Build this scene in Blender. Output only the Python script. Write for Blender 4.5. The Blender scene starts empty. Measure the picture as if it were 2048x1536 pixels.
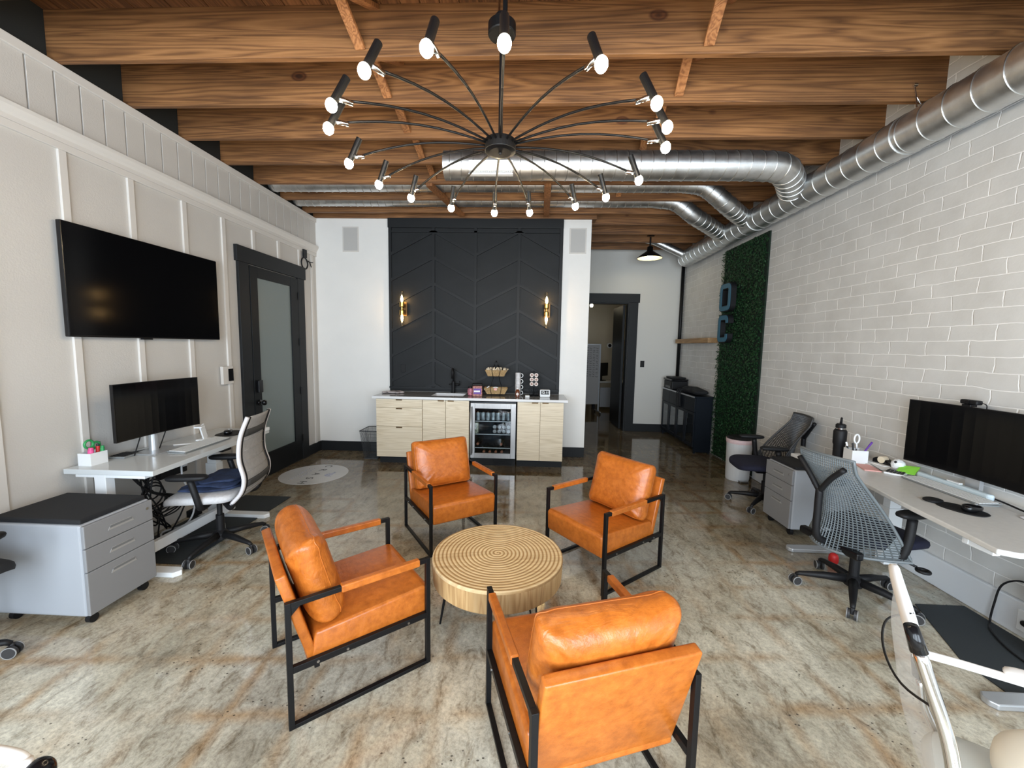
import bpy, bmesh, math, random
from mathutils import Vector, Matrix
random.seed(7)
PI = math.pi
C = bpy.context.scene.collection
SC = bpy.context.scene

# ------------------------------------------------------------------ camera
cam = bpy.data.cameras.new('camera')
co = bpy.data.objects.new('camera', cam)
C.objects.link(co)
r_ = Vector((0.99898853, 0.04124034, 0.01792093))
u_ = Vector((-0.0217278, 0.09379526, 0.99535439))
f_ = Vector((-0.03936786, 0.99473699, -0.09459645))
co.matrix_world = Matrix(((r_.x, u_.x, -f_.x, 0.0), (r_.y, u_.y, -f_.y, 0.0), (r_.z, u_.z, -f_.z, 1.5967), (0, 0, 0, 1)))
cam.sensor_width = 36.0
cam.lens = 798.92 / 2048 * 36.0
cam.clip_start = 0.02
SC.camera = co

# ------------------------------------------------------------------ world, daylight, exposure
SC.view_settings.view_transform = 'Standard'
SC.view_settings.look = 'None'
SC.view_settings.gamma = 1.0
SC.view_settings.use_curve_mapping = False
SC.view_settings.exposure = 0.30
w = bpy.data.worlds.new('world')
SC.world = w
w.use_nodes = True
w.node_tree.nodes['Background'].inputs[0].default_value = (0.72, 0.84, 1.0, 1)
w.node_tree.nodes['Background'].inputs[1].default_value = 1.0
try:
    SC.cycles.max_bounces = 8
    SC.cycles.diffuse_bounces = 4
    SC.cycles.transparent_max_bounces = 12
    SC.cycles.sample_clamp_indirect = 6.0
    SC.cycles.caustics_reflective = False
    SC.cycles.caustics_refractive = False
except Exception:
    pass


def area(name, loc, rot, sx, sy, power, col):
    l = bpy.data.lights.new(name, 'AREA')
    l.shape = 'RECTANGLE'
    l.size, l.size_y, l.energy, l.color = sx, sy, power, col
    o = bpy.data.objects.new(name, l)
    o.location, o.rotation_euler = loc, rot
    C.objects.link(o)
    return o


# daylight entering through the three shop windows behind the camera
for i, x in enumerate((-2.0, -0.1, 1.8)):
    area('window_daylight', (x, -1.72, 1.55), (PI / 2, 0, 0), 1.6, 2.5, 140, (0.78, 0.89, 1.0))
# ceiling lamp of the room behind the doorway
area('back_room_lamp', (1.3, 9.6, 3.2), (0, 0, 0), 0.5, 0.5, 16, (1.0, 0.9, 0.72))


# ------------------------------------------------------------------ materials
def mat(name, col, rough=0.5, metal=0.0, emit=None, es=0.0, var=0.0, vs=8.0, bump=0.0, bs=60.0, coat=0.0, spec=None, stretch=None):
    m = bpy.data.materials.new(name)
    m.use_nodes = True
    nt = m.node_tree
    b = nt.nodes['Principled BSDF']
    b.inputs['Base Color'].default_value = (*col, 1)
    b.inputs['Roughness'].default_value = rough
    b.inputs['Metallic'].default_value = metal
    if coat:
        b.inputs['Coat Weight'].default_value = coat
        b.inputs['Coat Roughness'].default_value = 0.08
    if spec is not None:
        b.inputs['Specular IOR Level'].default_value = spec
    if emit:
        b.inputs['Emission Color'].default_value = (*emit, 1)
        b.inputs['Emission Strength'].default_value = es
    if var or bump:
        tc = nt.nodes.new('ShaderNodeTexCoord')
        mp = nt.nodes.new('ShaderNodeMapping')
        nt.links.new(tc.outputs['Object'], mp.inputs[0])
        if stretch:
            mp.inputs['Scale'].default_value = stretch
    if var:
        n = nt.nodes.new('ShaderNodeTexNoise')
        n.inputs['Scale'].default_value = vs
        n.inputs['Detail'].default_value = 6
        nt.links.new(mp.outputs[0], n.inputs['Vector'])
        r = nt.nodes.new('ShaderNodeValToRGB')
        r.color_ramp.elements[0].position = 0.3
        r.color_ramp.elements[1].position = 0.7
        r.color_ramp.elements[0].color = (*[c * (1 - var) for c in col], 1)
        r.color_ramp.elements[1].color = (*[min(1, c * (1 + var)) for c in col], 1)
        nt.links.new(n.outputs['Fac'], r.inputs[0])
        nt.links.new(r.outputs[0], b.inputs['Base Color'])
    if bump:
        n2 = nt.nodes.new('ShaderNodeTexNoise')
        n2.inputs['Scale'].default_value = bs
        n2.inputs['Detail'].default_value = 4
        nt.links.new(mp.outputs[0], n2.inputs['Vector'])
        bp = nt.nodes.new('ShaderNodeBump')
        bp.inputs['Strength'].default_value = bump
        bp.inputs['Distance'].default_value = 0.01
        nt.links.new(n2.outputs['Fac'], bp.inputs['Height'])
        nt.links.new(bp.outputs[0], b.inputs['Normal'])
    return m


class NB:
    """small node-graph helper"""
    def __init__(s, name):
        s.m = bpy.data.materials.new(name)
        s.m.use_nodes = True
        s.nt = s.m.node_tree
        s.b = s.nt.nodes['Principled BSDF']

    def n(s, t, **kw):
        x = s.nt.nodes.new(t)
        for k, v in kw.items():
            setattr(x, k, v)
        return x

    def l(s, a, b):
        s.nt.links.new(a, b)

    def math(s, op, a, b=None, clamp=False):
        x = s.n('ShaderNodeMath', operation=op)
        x.use_clamp = clamp
        for i, v in enumerate((a, b)):
            if v is None:
                continue
            if isinstance(v, (int, float)):
                x.inputs[i].default_value = v
            else:
                s.l(v, x.inputs[i])
        return x.outputs[0]

    def coords(s, scale=(1, 1, 1), loc=(0, 0, 0), rot=(0, 0, 0)):
        tc = s.n('ShaderNodeTexCoord')
        mp = s.n('ShaderNodeMapping')
        mp.inputs['Scale'].default_value = scale
        mp.inputs['Location'].default_value = loc
        mp.inputs['Rotation'].default_value = rot
        s.l(tc.outputs['Object'], mp.inputs[0])
        return mp.outputs[0]

    def noise(s, vec, scale, detail=5, rough=0.55, dist=0.0):
        x = s.n('ShaderNodeTexNoise')
        x.inputs['Scale'].default_value = scale
        x.inputs['Detail'].default_value = detail
        x.inputs['Roughness'].default_value = rough
        x.inputs['Distortion'].default_value = dist
        s.l(vec, x.inputs['Vector'])
        return x.outputs['Fac']

    def ramp(s, fac, stops, interp='LINEAR'):
        x = s.n('ShaderNodeValToRGB')
        x.color_ramp.interpolation = interp
        e = x.color_ramp.elements
        while len(e) < len(stops):
            e.new(0.5)
        for i, (p, c) in enumerate(stops):
            e[i].position = p
            e[i].color = (*c, 1) if len(c) == 3 else c
        s.l(fac, x.inputs[0])
        return x.outputs[0]

    def mix(s, fac, a, b, mode='MIX'):
        x = s.n('ShaderNodeMix', data_type='RGBA', blend_type=mode)
        for i, v in ((0, fac), (6, a), (7, b)):
            if isinstance(v, (int, float)):
                x.inputs[i].default_value = v
            elif isinstance(v, tuple):
                x.inputs[i].default_value = (*v, 1)
            else:
                s.l(v, x.inputs[i])
        return x.outputs[2]

    def bump(s, h, strength=0.4, dist=0.01):
        x = s.n('ShaderNodeBump')
        x.inputs['Strength'].default_value = strength
        x.inputs['Distance'].default_value = dist
        s.l(h, x.inputs['Height'])
        s.l(x.outputs[0], s.b.inputs['Normal'])

    def color(s, c):
        s.l(c, s.b.inputs['Base Color'])


def wood(name, dark, mid, light, axis=0, grain=14.0, knots=0.0, rough=0.6, stretch=0.07, bumpst=0.25, coat=0.0, patch=1.0):
    """plank wood whose grain runs along one axis"""
    k = NB(name)
    sc = [grain, grain, grain]
    sc[axis] = grain * stretch
    info = k.n('ShaderNodeObjectInfo')
    tc = k.n('ShaderNodeTexCoord')
    add = k.n('ShaderNodeVectorMath', operation='ADD')
    sx = k.n('ShaderNodeCombineXYZ')
    rnd = k.math('MULTIPLY', info.outputs['Random'], 37.0)
    for i in range(3):
        k.l(rnd, sx.inputs[i])
    k.l(tc.outputs['Object'], add.inputs[0])
    k.l(sx.outputs[0], add.inputs[1])
    mp = k.n('ShaderNodeMapping')
    mp.inputs['Scale'].default_value = sc
    k.l(add.outputs[0], mp.inputs[0])
    n1 = k.noise(mp.outputs[0], 0.42, 3, 0.45, 0.35)
    rings = k.math('FRACT', k.math('MULTIPLY', n1, 15.0))
    tri = k.math('ABSOLUTE', k.math('SUBTRACT', k.math('MULTIPLY', rings, 2.0), 1.0))
    fine = k.noise(mp.outputs[0], 5.0, 4, 0.7)
    fac = k.math('ADD', k.math('MULTIPLY', tri, 0.5), k.math('MULTIPLY', fine, 0.5))
    c = k.ramp(fac, [(0.15, dark), (0.5, mid), (0.85, light)])
    mp2 = k.n('ShaderNodeMapping')
    mp2.inputs['Scale'].default_value = [0.9 if i == axis else 2.4 for i in range(3)]
    k.l(add.outputs[0], mp2.inputs[0])
    big = k.noise(mp2.outputs[0], 1.2, 3)
    c = k.mix(patch, c, k.ramp(big, [(0.3, (0.6, 0.56, 0.52)), (0.65, (1.12, 1.08, 1.05))]), 'MULTIPLY')
    if knots:
        v = k.n('ShaderNodeTexVoronoi')
        v.inputs['Scale'].default_value = 1.0
        v.inputs['Randomness'].default_value = 1.0
        mp3 = k.n('ShaderNodeMapping')
        mp3.inputs['Scale'].default_value = [1.5 if i == axis else (0.0 if i == (1 if axis != 1 else 0) else 2.6) for i in range(3)]
        k.l(add.outputs[0], mp3.inputs[0])
        k.l(mp3.outputs[0], v.inputs['Vector'])
        kn = k.ramp(v.outputs['Distance'], [(0.03, (0.16, 0.10, 0.07)), (0.055, (0.55, 0.42, 0.36)), (0.075, (0.30, 0.2, 0.16)), (0.10, (1, 1, 1))])
        c = k.mix(knots, c, k.mix(1.0, c, kn, 'MULTIPLY'))
    k.color(c)
    k.b.inputs['Roughness'].default_value = rough
    if coat:
        k.b.inputs['Coat Weight'].default_value = coat
    k.bump(fac, bumpst, 0.004)
    return k.m


def floor_mat():
    k = NB('stained_concrete')
    v = k.coords()
    base = k.noise(v, 1.1, 7, 0.62, 0.4)
    c = k.ramp(base, [(0.28, (0.18, 0.16, 0.12)), (0.43, (0.42, 0.40, 0.325)), (0.58, (0.58, 0.565, 0.48)), (0.75, (0.70, 0.69, 0.60))])
    warm = k.noise(k.coords((1, 1, 1), (3, 7, 0)), 0.9, 6, 0.65, 0.8)
    c = k.mix(k.ramp(warm, [(0.45, (0, 0, 0)), (0.72, (0.55, 0.55, 0.55))]), c, (0.36, 0.235, 0.115))
    # old tile joints: rust lines on a grid
    g = k.coords((3.3, 3.3, 3.3), (0.2, 0.1, 0), (0, 0, -0.07))
    wob = k.n('ShaderNodeTexNoise')
    wob.inputs['Scale'].default_value = 2.2
    wob.inputs['Detail'].default_value = 5
    k.l(g, wob.inputs['Vector'])
    ad = k.n('ShaderNodeVectorMath', operation='MULTIPLY_ADD')
    ad.inputs[1].default_value = (0.22, 0.22, 0)
    k.l(wob.outputs['Color'], ad.inputs[0])
    k.l(g, ad.inputs[2])
    sp = k.n('ShaderNodeSeparateXYZ')
    k.l(ad.outputs[0], sp.inputs[0])
    dx = k.math('ABSOLUTE', k.math('SUBTRACT', k.math('FRACT', sp.outputs[0]), 0.5))
    dy = k.math('ABSOLUTE', k.math('SUBTRACT', k.math('FRACT', sp.outputs[1]), 0.5))
    ln = k.math('MINIMUM', dx, dy)
    line = k.ramp(ln, [(0.0, (1, 1, 1)), (0.05, (0.75, 0.75, 0.75)), (0.16, (0, 0, 0))])
    pres = k.ramp(k.noise(k.coords((1, 1, 1), (11, 5, 0)), 1.6, 4), [(0.40, (0, 0, 0)), (0.6, (0.75, 0.75, 0.75))])
    lf = k.mix(1.0, line, pres, 'MULTIPLY')
    c = k.mix(k.math('MULTIPLY', lf, 1.0), c, (0.36, 0.225, 0.105))
    # fine grit, pale flecks and dark pits
    gr = k.noise(k.coords((1, 1, 1), (0, 0, 0), (0, 0, 0.5)), 55, 5, 0.8)
    c = k.mix(1.0, c, k.ramp(gr, [(0.3, (0.62, 0.60, 0.58)), (0.5, (1, 1, 1)), (0.7, (1.28, 1.27, 1.24))]), 'MULTIPLY')
    mid = k.noise(k.coords((1.6, 0.8, 1), (0, 0, 0), (0, 0, -0.6)), 9, 7, 0.75, 0.6)
    c = k.mix(1.0, c, k.ramp(mid, [(0.32, (0.46, 0.40, 0.33)), (0.48, (0.98, 0.97, 0.95)), (0.7, (1.3, 1.3, 1.28))]), 'MULTIPLY')
    pit = k.n('ShaderNodeTexVoronoi')
    pit.inputs['Scale'].default_value = 30
    pit.inputs['Randomness'].default_value = 1
    k.l(k.coords((1, 1.5, 1)), pit.inputs['Vector'])
    pm = k.math('MULTIPLY', k.math('LESS_THAN', pit.outputs['Distance'], 0.16), k.math('GREATER_THAN', k.noise(k.coords((1, 1, 1), (1, 2, 0)), 2.6, 4), 0.57))
    c = k.mix(k.math('MULTIPLY', pm, 0.8), c, (0.03, 0.025, 0.02))
    # concrete colour grows darker towards the kitchenette, edge broken up by noise
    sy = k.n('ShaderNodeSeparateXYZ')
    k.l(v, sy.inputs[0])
    ywob = k.math('ADD', sy.outputs[1], k.math('MULTIPLY', k.noise(v, 1.3, 3), 1.6))
    far = k.ramp(k.math('MULTIPLY', ywob, 0.1), [(0.30, (1.0, 1.0, 1.0)), (0.56, (0.36, 0.31, 0.25))])
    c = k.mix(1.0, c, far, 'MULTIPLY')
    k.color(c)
    rr = k.ramp(k.noise(v, 3.0, 4), [(0.35, (0.03, 0.03, 0.03)), (0.7, (0.13, 0.13, 0.13))])
    k.l(rr, k.b.inputs['Roughness'])
    k.b.inputs['Specular IOR Level'].default_value = 0.7
    k.bump(mid, 0.025, 0.01)
    return k.m


def brick_mat():
    k = NB('painted_brick')
    tc = k.n('ShaderNodeTexCoord')
    sp = k.n('ShaderNodeSeparateXYZ')
    k.l(tc.outputs['Object'], sp.inputs[0])
    cb = k.n('ShaderNodeCombineXYZ')
    k.l(sp.outputs[1], cb.inputs[0])
    k.l(sp.outputs[2], cb.inputs[1])
    wob = k.n('ShaderNodeTexNoise')
    wob.inputs['Scale'].default_value = 5
    wob.inputs['Detail'].default_value = 4
    k.l(cb.outputs[0], wob.inputs['Vector'])
    ad = k.n('ShaderNodeVectorMath', operation='MULTIPLY_ADD')
    ad.inputs[1].default_value = (0.07, 0.03, 0)
    k.l(wob.outputs['Color'], ad.inputs[0])
    k.l(cb.outputs[0], ad.inputs[2])
    br = k.n('ShaderNodeTexBrick')
    br.offset = 0.5
    br.inputs['Scale'].default_value = 1.0
    br.inputs['Mortar Size'].default_value = 0.005
    br.inputs['Mortar Smooth'].default_value = 0.7
    br.inputs['Brick Width'].default_value = 0.29
    br.inputs['Row Height'].default_value = 0.1
    k.l(ad.outputs[0], br.inputs['Vector'])
    h = k.math('SUBTRACT', 1.0, br.outputs['Fac'])
    nz = k.noise(tc.outputs['Object'], 18, 6, 0.7)
    n3 = k.noise(tc.outputs['Object'], 6, 3, 0.5)
    h2 = k.math('ADD', h, k.math('ADD', k.math('MULTIPLY', nz, 0.35), k.math('MULTIPLY', n3, 0.5)))
    k.bump(h2, 0.38, 0.010)
    c = k.ramp(k.noise(tc.outputs['Object'], 3.5, 5), [(0.3, (0.57, 0.56, 0.535)), (0.7, (0.66, 0.655, 0.635))])
    c = k.mix(k.math('MULTIPLY', br.outputs['Fac'], 0.9), c, (0.92, 0.91, 0.89))  # joint highlights put into the colour: paint ridges catching light
    k.color(c)
    k.b.inputs['Roughness'].default_value = 0.55
    return k.m


def leather_mat(name='tan_leather', wr=0.35):
    k = NB(name)
    v = k.coords()
    n = k.noise(v, 26, 6, 0.7)
    n2 = k.noise(v, 5, 3)
    c = k.ramp(n, [(0.3, (0.35, 0.090, 0.011)), (0.52, (0.48, 0.135, 0.018)), (0.72, (0.57, 0.175, 0.027))])
    c = k.mix(1.0, c, k.ramp(n2, [(0.3, (0.88, 0.86, 0.85)), (0.7, (1.08, 1.06, 1.05))]), 'MULTIPLY')
    k.color(c)
    k.b.inputs['Roughness'].default_value = 0.29
    w1 = k.noise(k.coords((3, 9, 4)), 2.0, 4, 0.5, 1.2)
    f = k.noise(v, 240, 2)
    k.bump(k.math('ADD', k.math('MULTIPLY', w1, wr), k.math('MULTIPLY', f, 0.10)), 0.5, 0.01)
    return k.m


def duct_mat():
    k = NB('galvanised_steel')
    v = k.coords()
    n = k.noise(v, 9, 5, 0.7)
    c = k.ramp(n, [(0.3, (0.62, 0.63, 0.63)), (0.7, (0.80, 0.81, 0.80))])
    k.color(c)
    k.b.inputs['Metallic'].default_value = 1.0
    k.l(k.ramp(n, [(0.3, (0.36, 0.36, 0.36)), (0.7, (0.46, 0.46, 0.46))]), k.b.inputs['Roughness'])
    return k.m


def glass_mat(name, tint=(0.9, 0.95, 0.95), gloss=0.12):
    m = bpy.data.materials.new(name)
    m.use_nodes = True
    nt = m.node_tree
    nt.nodes.clear()
    o = nt.nodes.new('ShaderNodeOutputMaterial')
    mx = nt.nodes.new('ShaderNodeMixShader')
    t = nt.nodes.new('ShaderNodeBsdfTransparent')
    t.inputs[0].default_value = (*tint, 1)
    g = nt.nodes.new('ShaderNodeBsdfGlossy')
    g.inputs['Roughness'].default_value = 0.03
    mx.inputs[0].default_value = gloss
    nt.links.new(t.outputs[0], mx.inputs[1])
    nt.links.new(g.outputs[0], mx.inputs[2])
    nt.links.new(mx.outputs[0], o.inputs[0])
    return m


def sheer_mat(name, col, alpha):
    m = mat(name, col, 0.5)
    m.node_tree.nodes['Principled BSDF'].inputs['Alpha'].default_value = alpha
    return m


M = {}
M['floor'] = floor_mat()
M['brick'] = brick_mat()
M['leather'] = leather_mat()
M['leather_soft'] = leather_mat('soft_tan_leather', 1.3)
M['duct'] = duct_mat()
M['seam'] = mat('duct_seam', (0.72, 0.73, 0.72), 0.3, 1.0)
M['joist'] = wood('joist_wood', (0.10, 0.042, 0.015), (0.235, 0.108, 0.037), (0.34, 0.165, 0.062), 0, 20, 0.95, 0.62, 0.04, 0.3)
M['brace'] = wood('brace_wood', (0.16, 0.06, 0.02), (0.34, 0.15, 0.055), (0.46, 0.22, 0.09), 2, 18, 0.4, 0.6, 0.1, 0.3)
M['deck'] = wood('roof_deck_wood', (0.08, 0.032, 0.012), (0.17, 0.072, 0.026), (0.24, 0.105, 0.04), 1, 16, 0.6, 0.7, 0.06, 0.3)
M['oak'] = wood('pale_oak_laminate', (0.60, 0.50, 0.35), (0.73, 0.635, 0.475), (0.79, 0.70, 0.545), 0, 22, 0.0, 0.45, 0.05, 0.03, 0.0, 0.18)
M['slab'] = wood('table_side_wood', (0.44, 0.26, 0.11), (0.62, 0.41, 0.19), (0.70, 0.50, 0.26), 2, 20, 0.0, 0.5, 0.06, 0.15)
M['shelfwood'] = wood('shelf_wood', (0.30, 0.17, 0.07), (0.42, 0.26, 0.12), (0.5, 0.33, 0.17), 1, 14, 0.2, 0.55, 0.06, 0.1)
M['white_wall'] = mat('white_wall_paint', (0.80, 0.79, 0.76), 0.6, var=0.02, vs=3, bump=0.06, bs=140)
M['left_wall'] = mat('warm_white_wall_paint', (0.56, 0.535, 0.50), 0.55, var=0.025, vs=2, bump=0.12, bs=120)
M['trim_white'] = mat('white_trim_paint', (0.65, 0.62, 0.58), 0.42)
M['far_wall'] = mat('far_wall_paint', (0.60, 0.59, 0.55), 0.6, bump=0.06, bs=140)
M['beige_wall'] = mat('beige_wall_paint', (0.52, 0.46, 0.35), 0.7)
M['charcoal'] = mat('charcoal_paint', (0.0145, 0.0158, 0.017), 0.55, spec=0.22, var=0.12, vs=5)
M['charcoal2'] = mat('charcoal_trim_paint', (0.0145, 0.016, 0.0175), 0.5, spec=0.22)
M['black_door'] = mat('black_door_paint', (0.006, 0.007, 0.008), 0.45, spec=0.2)
M['dark_gap'] = mat('black_painted_board', (0.010, 0.012, 0.012), 0.8)
M['frosted'] = mat('frosted_glass', (0.17, 0.205, 0.20), 0.3)
M['black_metal'] = mat('black_powder_coat', (0.005, 0.005, 0.0055), 0.42, spec=0.25)
M['black_matte'] = mat('black_matte_plastic', (0.007, 0.007, 0.008), 0.55, spec=0.3)
M['black_gloss'] = mat('black_gloss_plastic', (0.005, 0.005, 0.006), 0.18, spec=0.35)
M['screen'] = mat('black_screen', (0.0025, 0.0025, 0.003), 0.12, spec=0.16)
M['chrome'] = mat('polished_chrome', (0.80, 0.81, 0.82), 0.12, 1.0)
M['steel'] = mat('brushed_steel', (0.36, 0.35, 0.34), 0.3, 1.0, var=0.06, vs=4, stretch=(30, 30, 1))
M['silver'] = mat('silver_paint', (0.52, 0.54, 0.56), 0.35, 0.6)
M['white_plastic'] = mat('white_plastic', (0.80, 0.82, 0.83), 0.35)
M['white_gloss'] = mat('white_laminate', (0.60, 0.63, 0.64), 0.14)
M['desk_top'] = mat('pale_laminate', (0.60, 0.595, 0.575), 0.3, var=0.04, vs=30)
M['grey_metal'] = mat('grey_cabinet_metal', (0.235, 0.24, 0.25), 0.42)
M['grey_side'] = mat('grey_cabinet_side', (0.36, 0.38, 0.41), 0.42)
M['pull'] = mat('recessed_pull_metal', (0.46, 0.46, 0.46), 0.35, 0.4)
M['pull_dark'] = mat('recess_shadow_metal', (0.16, 0.165, 0.17), 0.45)
M['cushion_black'] = mat('black_seat_pad', (0.009, 0.010, 0.012), 0.85, bump=0.2, bs=300)
M['navy'] = mat('navy_fabric', (0.005, 0.006, 0.022), 0.85, bump=0.2, bs=300)
M['grey_fabric'] = mat('light_grey_fabric', (0.55, 0.55, 0.56), 0.85, var=0.08, vs=60, bump=0.2, bs=300)
M['grey_mesh'] = mat('grey_mesh_fabric', (0.32, 0.315, 0.31), 0.8, var=0.08, vs=40)
M['band'] = mat('dark_mesh_band', (0.045, 0.045, 0.045), 0.8)
M['rail'] = mat('pale_rail_plastic', (0.62, 0.61, 0.63), 0.3)
M['jeans'] = mat('blue_denim', (0.020, 0.035, 0.085), 0.9, var=0.45, vs=14, bump=0.3, bs=120)
M['lattice'] = mat('dark_grey_lattice', (0.135, 0.155, 0.165), 0.4)
M['lattice2'] = mat('black_lattice', (0.035, 0.036, 0.038), 0.42)
M['caster'] = mat('dark_caster', (0.03, 0.03, 0.032), 0.5)
M['caster_ring'] = mat('grey_caster_ring', (0.25, 0.25, 0.245), 0.5)
M['bulb'] = mat('lit_bulb', (1, 0.9, 0.7), 0.3, emit=(1.0, 0.80, 0.52), es=210)
M['sbulb'] = mat('lit_filament_bulb', (1, 0.8, 0.4), 0.3, emit=(1.0, 0.60, 0.22), es=70)
M['pbulb'] = mat('lit_shade_bulb', (1, 0.9, 0.7), 0.3, emit=(1.0, 0.88, 0.62), es=40)
M['brass'] = mat('brass', (0.72, 0.46, 0.14), 0.25, 1.0)
M['bronze'] = mat('dark_bronze', (0.10, 0.055, 0.02), 0.35, 0.8)
M['cream_in'] = mat('cream_enamel', (0.85, 0.80, 0.62), 0.5)
M['glass'] = glass_mat('clear_glass', (0.95, 0.93, 0.88), 0.10)
M['fridge_glass'] = glass_mat('fridge_glass', (0.80, 0.84, 0.86), 0.035)
M['cab_glass'] = glass_mat('cabinet_glass', (0.7, 0.75, 0.78), 0.22)
M['dark_in'] = mat('dark_interior', (0.02, 0.024, 0.03), 0.5)
M['quartz'] = mat('grey_quartz', (0.25, 0.245, 0.235), 0.12, var=0.08, vs=60)
M['quartz_edge'] = mat('white_quartz_edge', (0.75, 0.76, 0.77), 0.2)
M['sink'] = mat('white_sink', (0.80, 0.82, 0.86), 0.2)
M['basket'] = wood('woven_straw', (0.30, 0.18, 0.07), (0.55, 0.38, 0.18), (0.70, 0.52, 0.28), 0, 60, 0.0, 0.8, 0.3, 0.6)
M['paper'] = mat('white_paper', (0.82, 0.83, 0.83), 0.7)
M['paper_warm'] = mat('cream_paper', (0.75, 0.66, 0.5), 0.7)
M['pink'] = mat('pink_plastic', (0.75, 0.10, 0.30), 0.45)
M['pinkpad'] = mat('pink_paper', (0.80, 0.42, 0.38), 0.7)
M['green'] = mat('green_plastic', (0.03, 0.30, 0.09), 0.4)
M['lime'] = mat('lime_note_paper', (0.30, 0.80, 0.07), 0.7)
M['red'] = mat('red_plastic', (0.55, 0.02, 0.02), 0.45)
M['purple'] = mat('purple_label', (0.12, 0.04, 0.30), 0.5)
M['snack'] = mat('mixed_snacks', (0.36, 0.16, 0.14), 0.6, var=0.8, vs=60)
M['amber'] = mat('amber_bottle', (0.14, 0.035, 0.01), 0.2)
M['mug'] = mat('white_mug_glaze', (0.62, 0.60, 0.60), 0.3, var=0.25, vs=22)
M['pod'] = mat('coffee_pod', (0.25, 0.13, 0.09), 0.4, var=0.4, vs=60)
M['pod_rim'] = mat('coffee_pod_rim', (0.72, 0.62, 0.56), 0.4)
M['blueface'] = mat('blue_letter_face', (0.035, 0.135, 0.21), 0.45)
M['can'] = mat('aluminium_can', (0.62, 0.66, 0.7), 0.3, 0.6, var=0.5, vs=25)
M['cork'] = mat('bottle_top', (0.45, 0.16, 0.08), 0.4)
M['winebottle'] = mat('dark_bottle', (0.02, 0.03, 0.02), 0.1)
M['mat_floor'] = mat('dark_floor_mat', (0.022, 0.028, 0.032), 0.75, bump=0.15, bs=200)
M['decal'] = mat('white_floor_decal', (0.62, 0.63, 0.64), 0.3, var=0.06, vs=3)
M['ink'] = mat('dark_ink', (0.02, 0.022, 0.025), 0.6)
M['ink_blue'] = mat('faded_blue_ink', (0.30, 0.32, 0.42), 0.6)
M['digit'] = mat('lit_clock_digits', (0.8, 0.8, 0.8), 0.5, emit=(0.9, 0.95, 1.0), es=0.5)
M['speaker'] = mat('speaker_grille', (0.50, 0.49, 0.47), 0.7, bump=0.3, bs=700)
M['leaf'] = mat('dark_green_leaf', (0.008, 0.045, 0.014), 0.5, var=0.6, vs=30)
M['leaf_back'] = mat('hedge_backing', (0.003, 0.012, 0.005), 0.9)
M['wire'] = mat('dark_wire_mesh', (0.06, 0.065, 0.07), 0.5, 0.4)
M['cream'] = mat('cream_upholstery', (0.72, 0.66, 0.54), 0.6)
M['seat_white'] = mat('pale_seat_vinyl', (0.66, 0.69, 0.66), 0.45)
M['sheer'] = sheer_mat('sheer_mesh', (0.50, 0.47, 0.42), 0.30)
M['whitechair'] = mat('white_frame_plastic', (0.85, 0.84, 0.83), 0.25)
M['bin'] = mat('white_bin_plastic', (0.62, 0.64, 0.66), 0.4)
M['keys'] = mat('pale_keys', (0.74, 0.76, 0.76), 0.45)
M['keyback'] = mat('grey_keyboard_tray', (0.22, 0.235, 0.24), 0.4)
M['cable_w'] = mat('white_cable', (0.75, 0.76, 0.77), 0.45)
M['navycab'] = mat('blue_black_cabinet', (0.006, 0.009, 0.014), 0.45, spec=0.2)


def tabletop_mat():
    k = NB('carved_ring_wood')
    v = k.coords()
    wn = k.n('ShaderNodeTexNoise')
    wn.inputs['Scale'].default_value = 3
    k.l(v, wn.inputs['Vector'])
    sp = k.n('ShaderNodeSeparateXYZ')
    k.l(v, sp.inputs[0])
    r = k.math('SQRT', k.math('ADD', k.math('POWER', sp.outputs[0], 2.0), k.math('POWER', sp.outputs[1], 2.0)))
    an = k.math('ARCTAN2', sp.outputs[1], sp.outputs[0])
    ph = k.math('ADD', k.math('MULTIPLY', r, 2 * PI / 0.0225), k.math('ADD', an, k.math('MULTIPLY', wn.outputs['Fac'], 2.2)))
    s = k.math('ADD', k.math('MULTIPLY', k.math('SINE', ph), 0.5), 0.5)
    c = k.ramp(s, [(0.0, (0.36, 0.205, 0.08)), (0.22, (0.58, 0.39, 0.185)), (0.5, (0.74, 0.55, 0.30)), (1.0, (0.80, 0.63, 0.38))])
    st = k.noise(k.coords((1.0, 16, 1), (0, 0, 0), (0, 0, 0.35)), 2.5, 5, 0.65, 0.4)
    c = k.mix(1.0, c, k.ramp(st, [(0.3, (0.74, 0.66, 0.58)), (0.55, (1, 1, 1)), (0.75, (1.1, 1.1, 1.08))]), 'MULTIPLY')
    k.color(c)
    k.b.inputs['Roughness'].default_value = 0.45
    k.bump(s, 0.5, 0.004)
    return k.m


M['rings'] = tabletop_mat()


# ------------------------------------------------------------------ mesh helpers
def BM():
    return bmesh.new()


def box(bm, x0, x1, y0, y1, z0, z1, T=None):
    vs = [bm.verts.new((x, y, z)) for z in (z0, z1) for (x, y) in ((x0, y0), (x1, y0), (x1, y1), (x0, y1))]
    for f in ((3, 2, 1, 0), (4, 5, 6, 7), (0, 1, 5, 4), (1, 2, 6, 5), (2, 3, 7, 6), (3, 0, 4, 7)):
        bm.faces.new([vs[i] for i in f])
    if T is not None:
        bmesh.ops.transform(bm, matrix=T, verts=vs)
    return vs


def TR(loc=(0, 0, 0), rx=0, ry=0, rz=0):
    return Matrix.Translation(loc) @ Matrix.Rotation(rz, 4, 'Z') @ Matrix.Rotation(ry, 4, 'Y') @ Matrix.Rotation(rx, 4, 'X')


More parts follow.
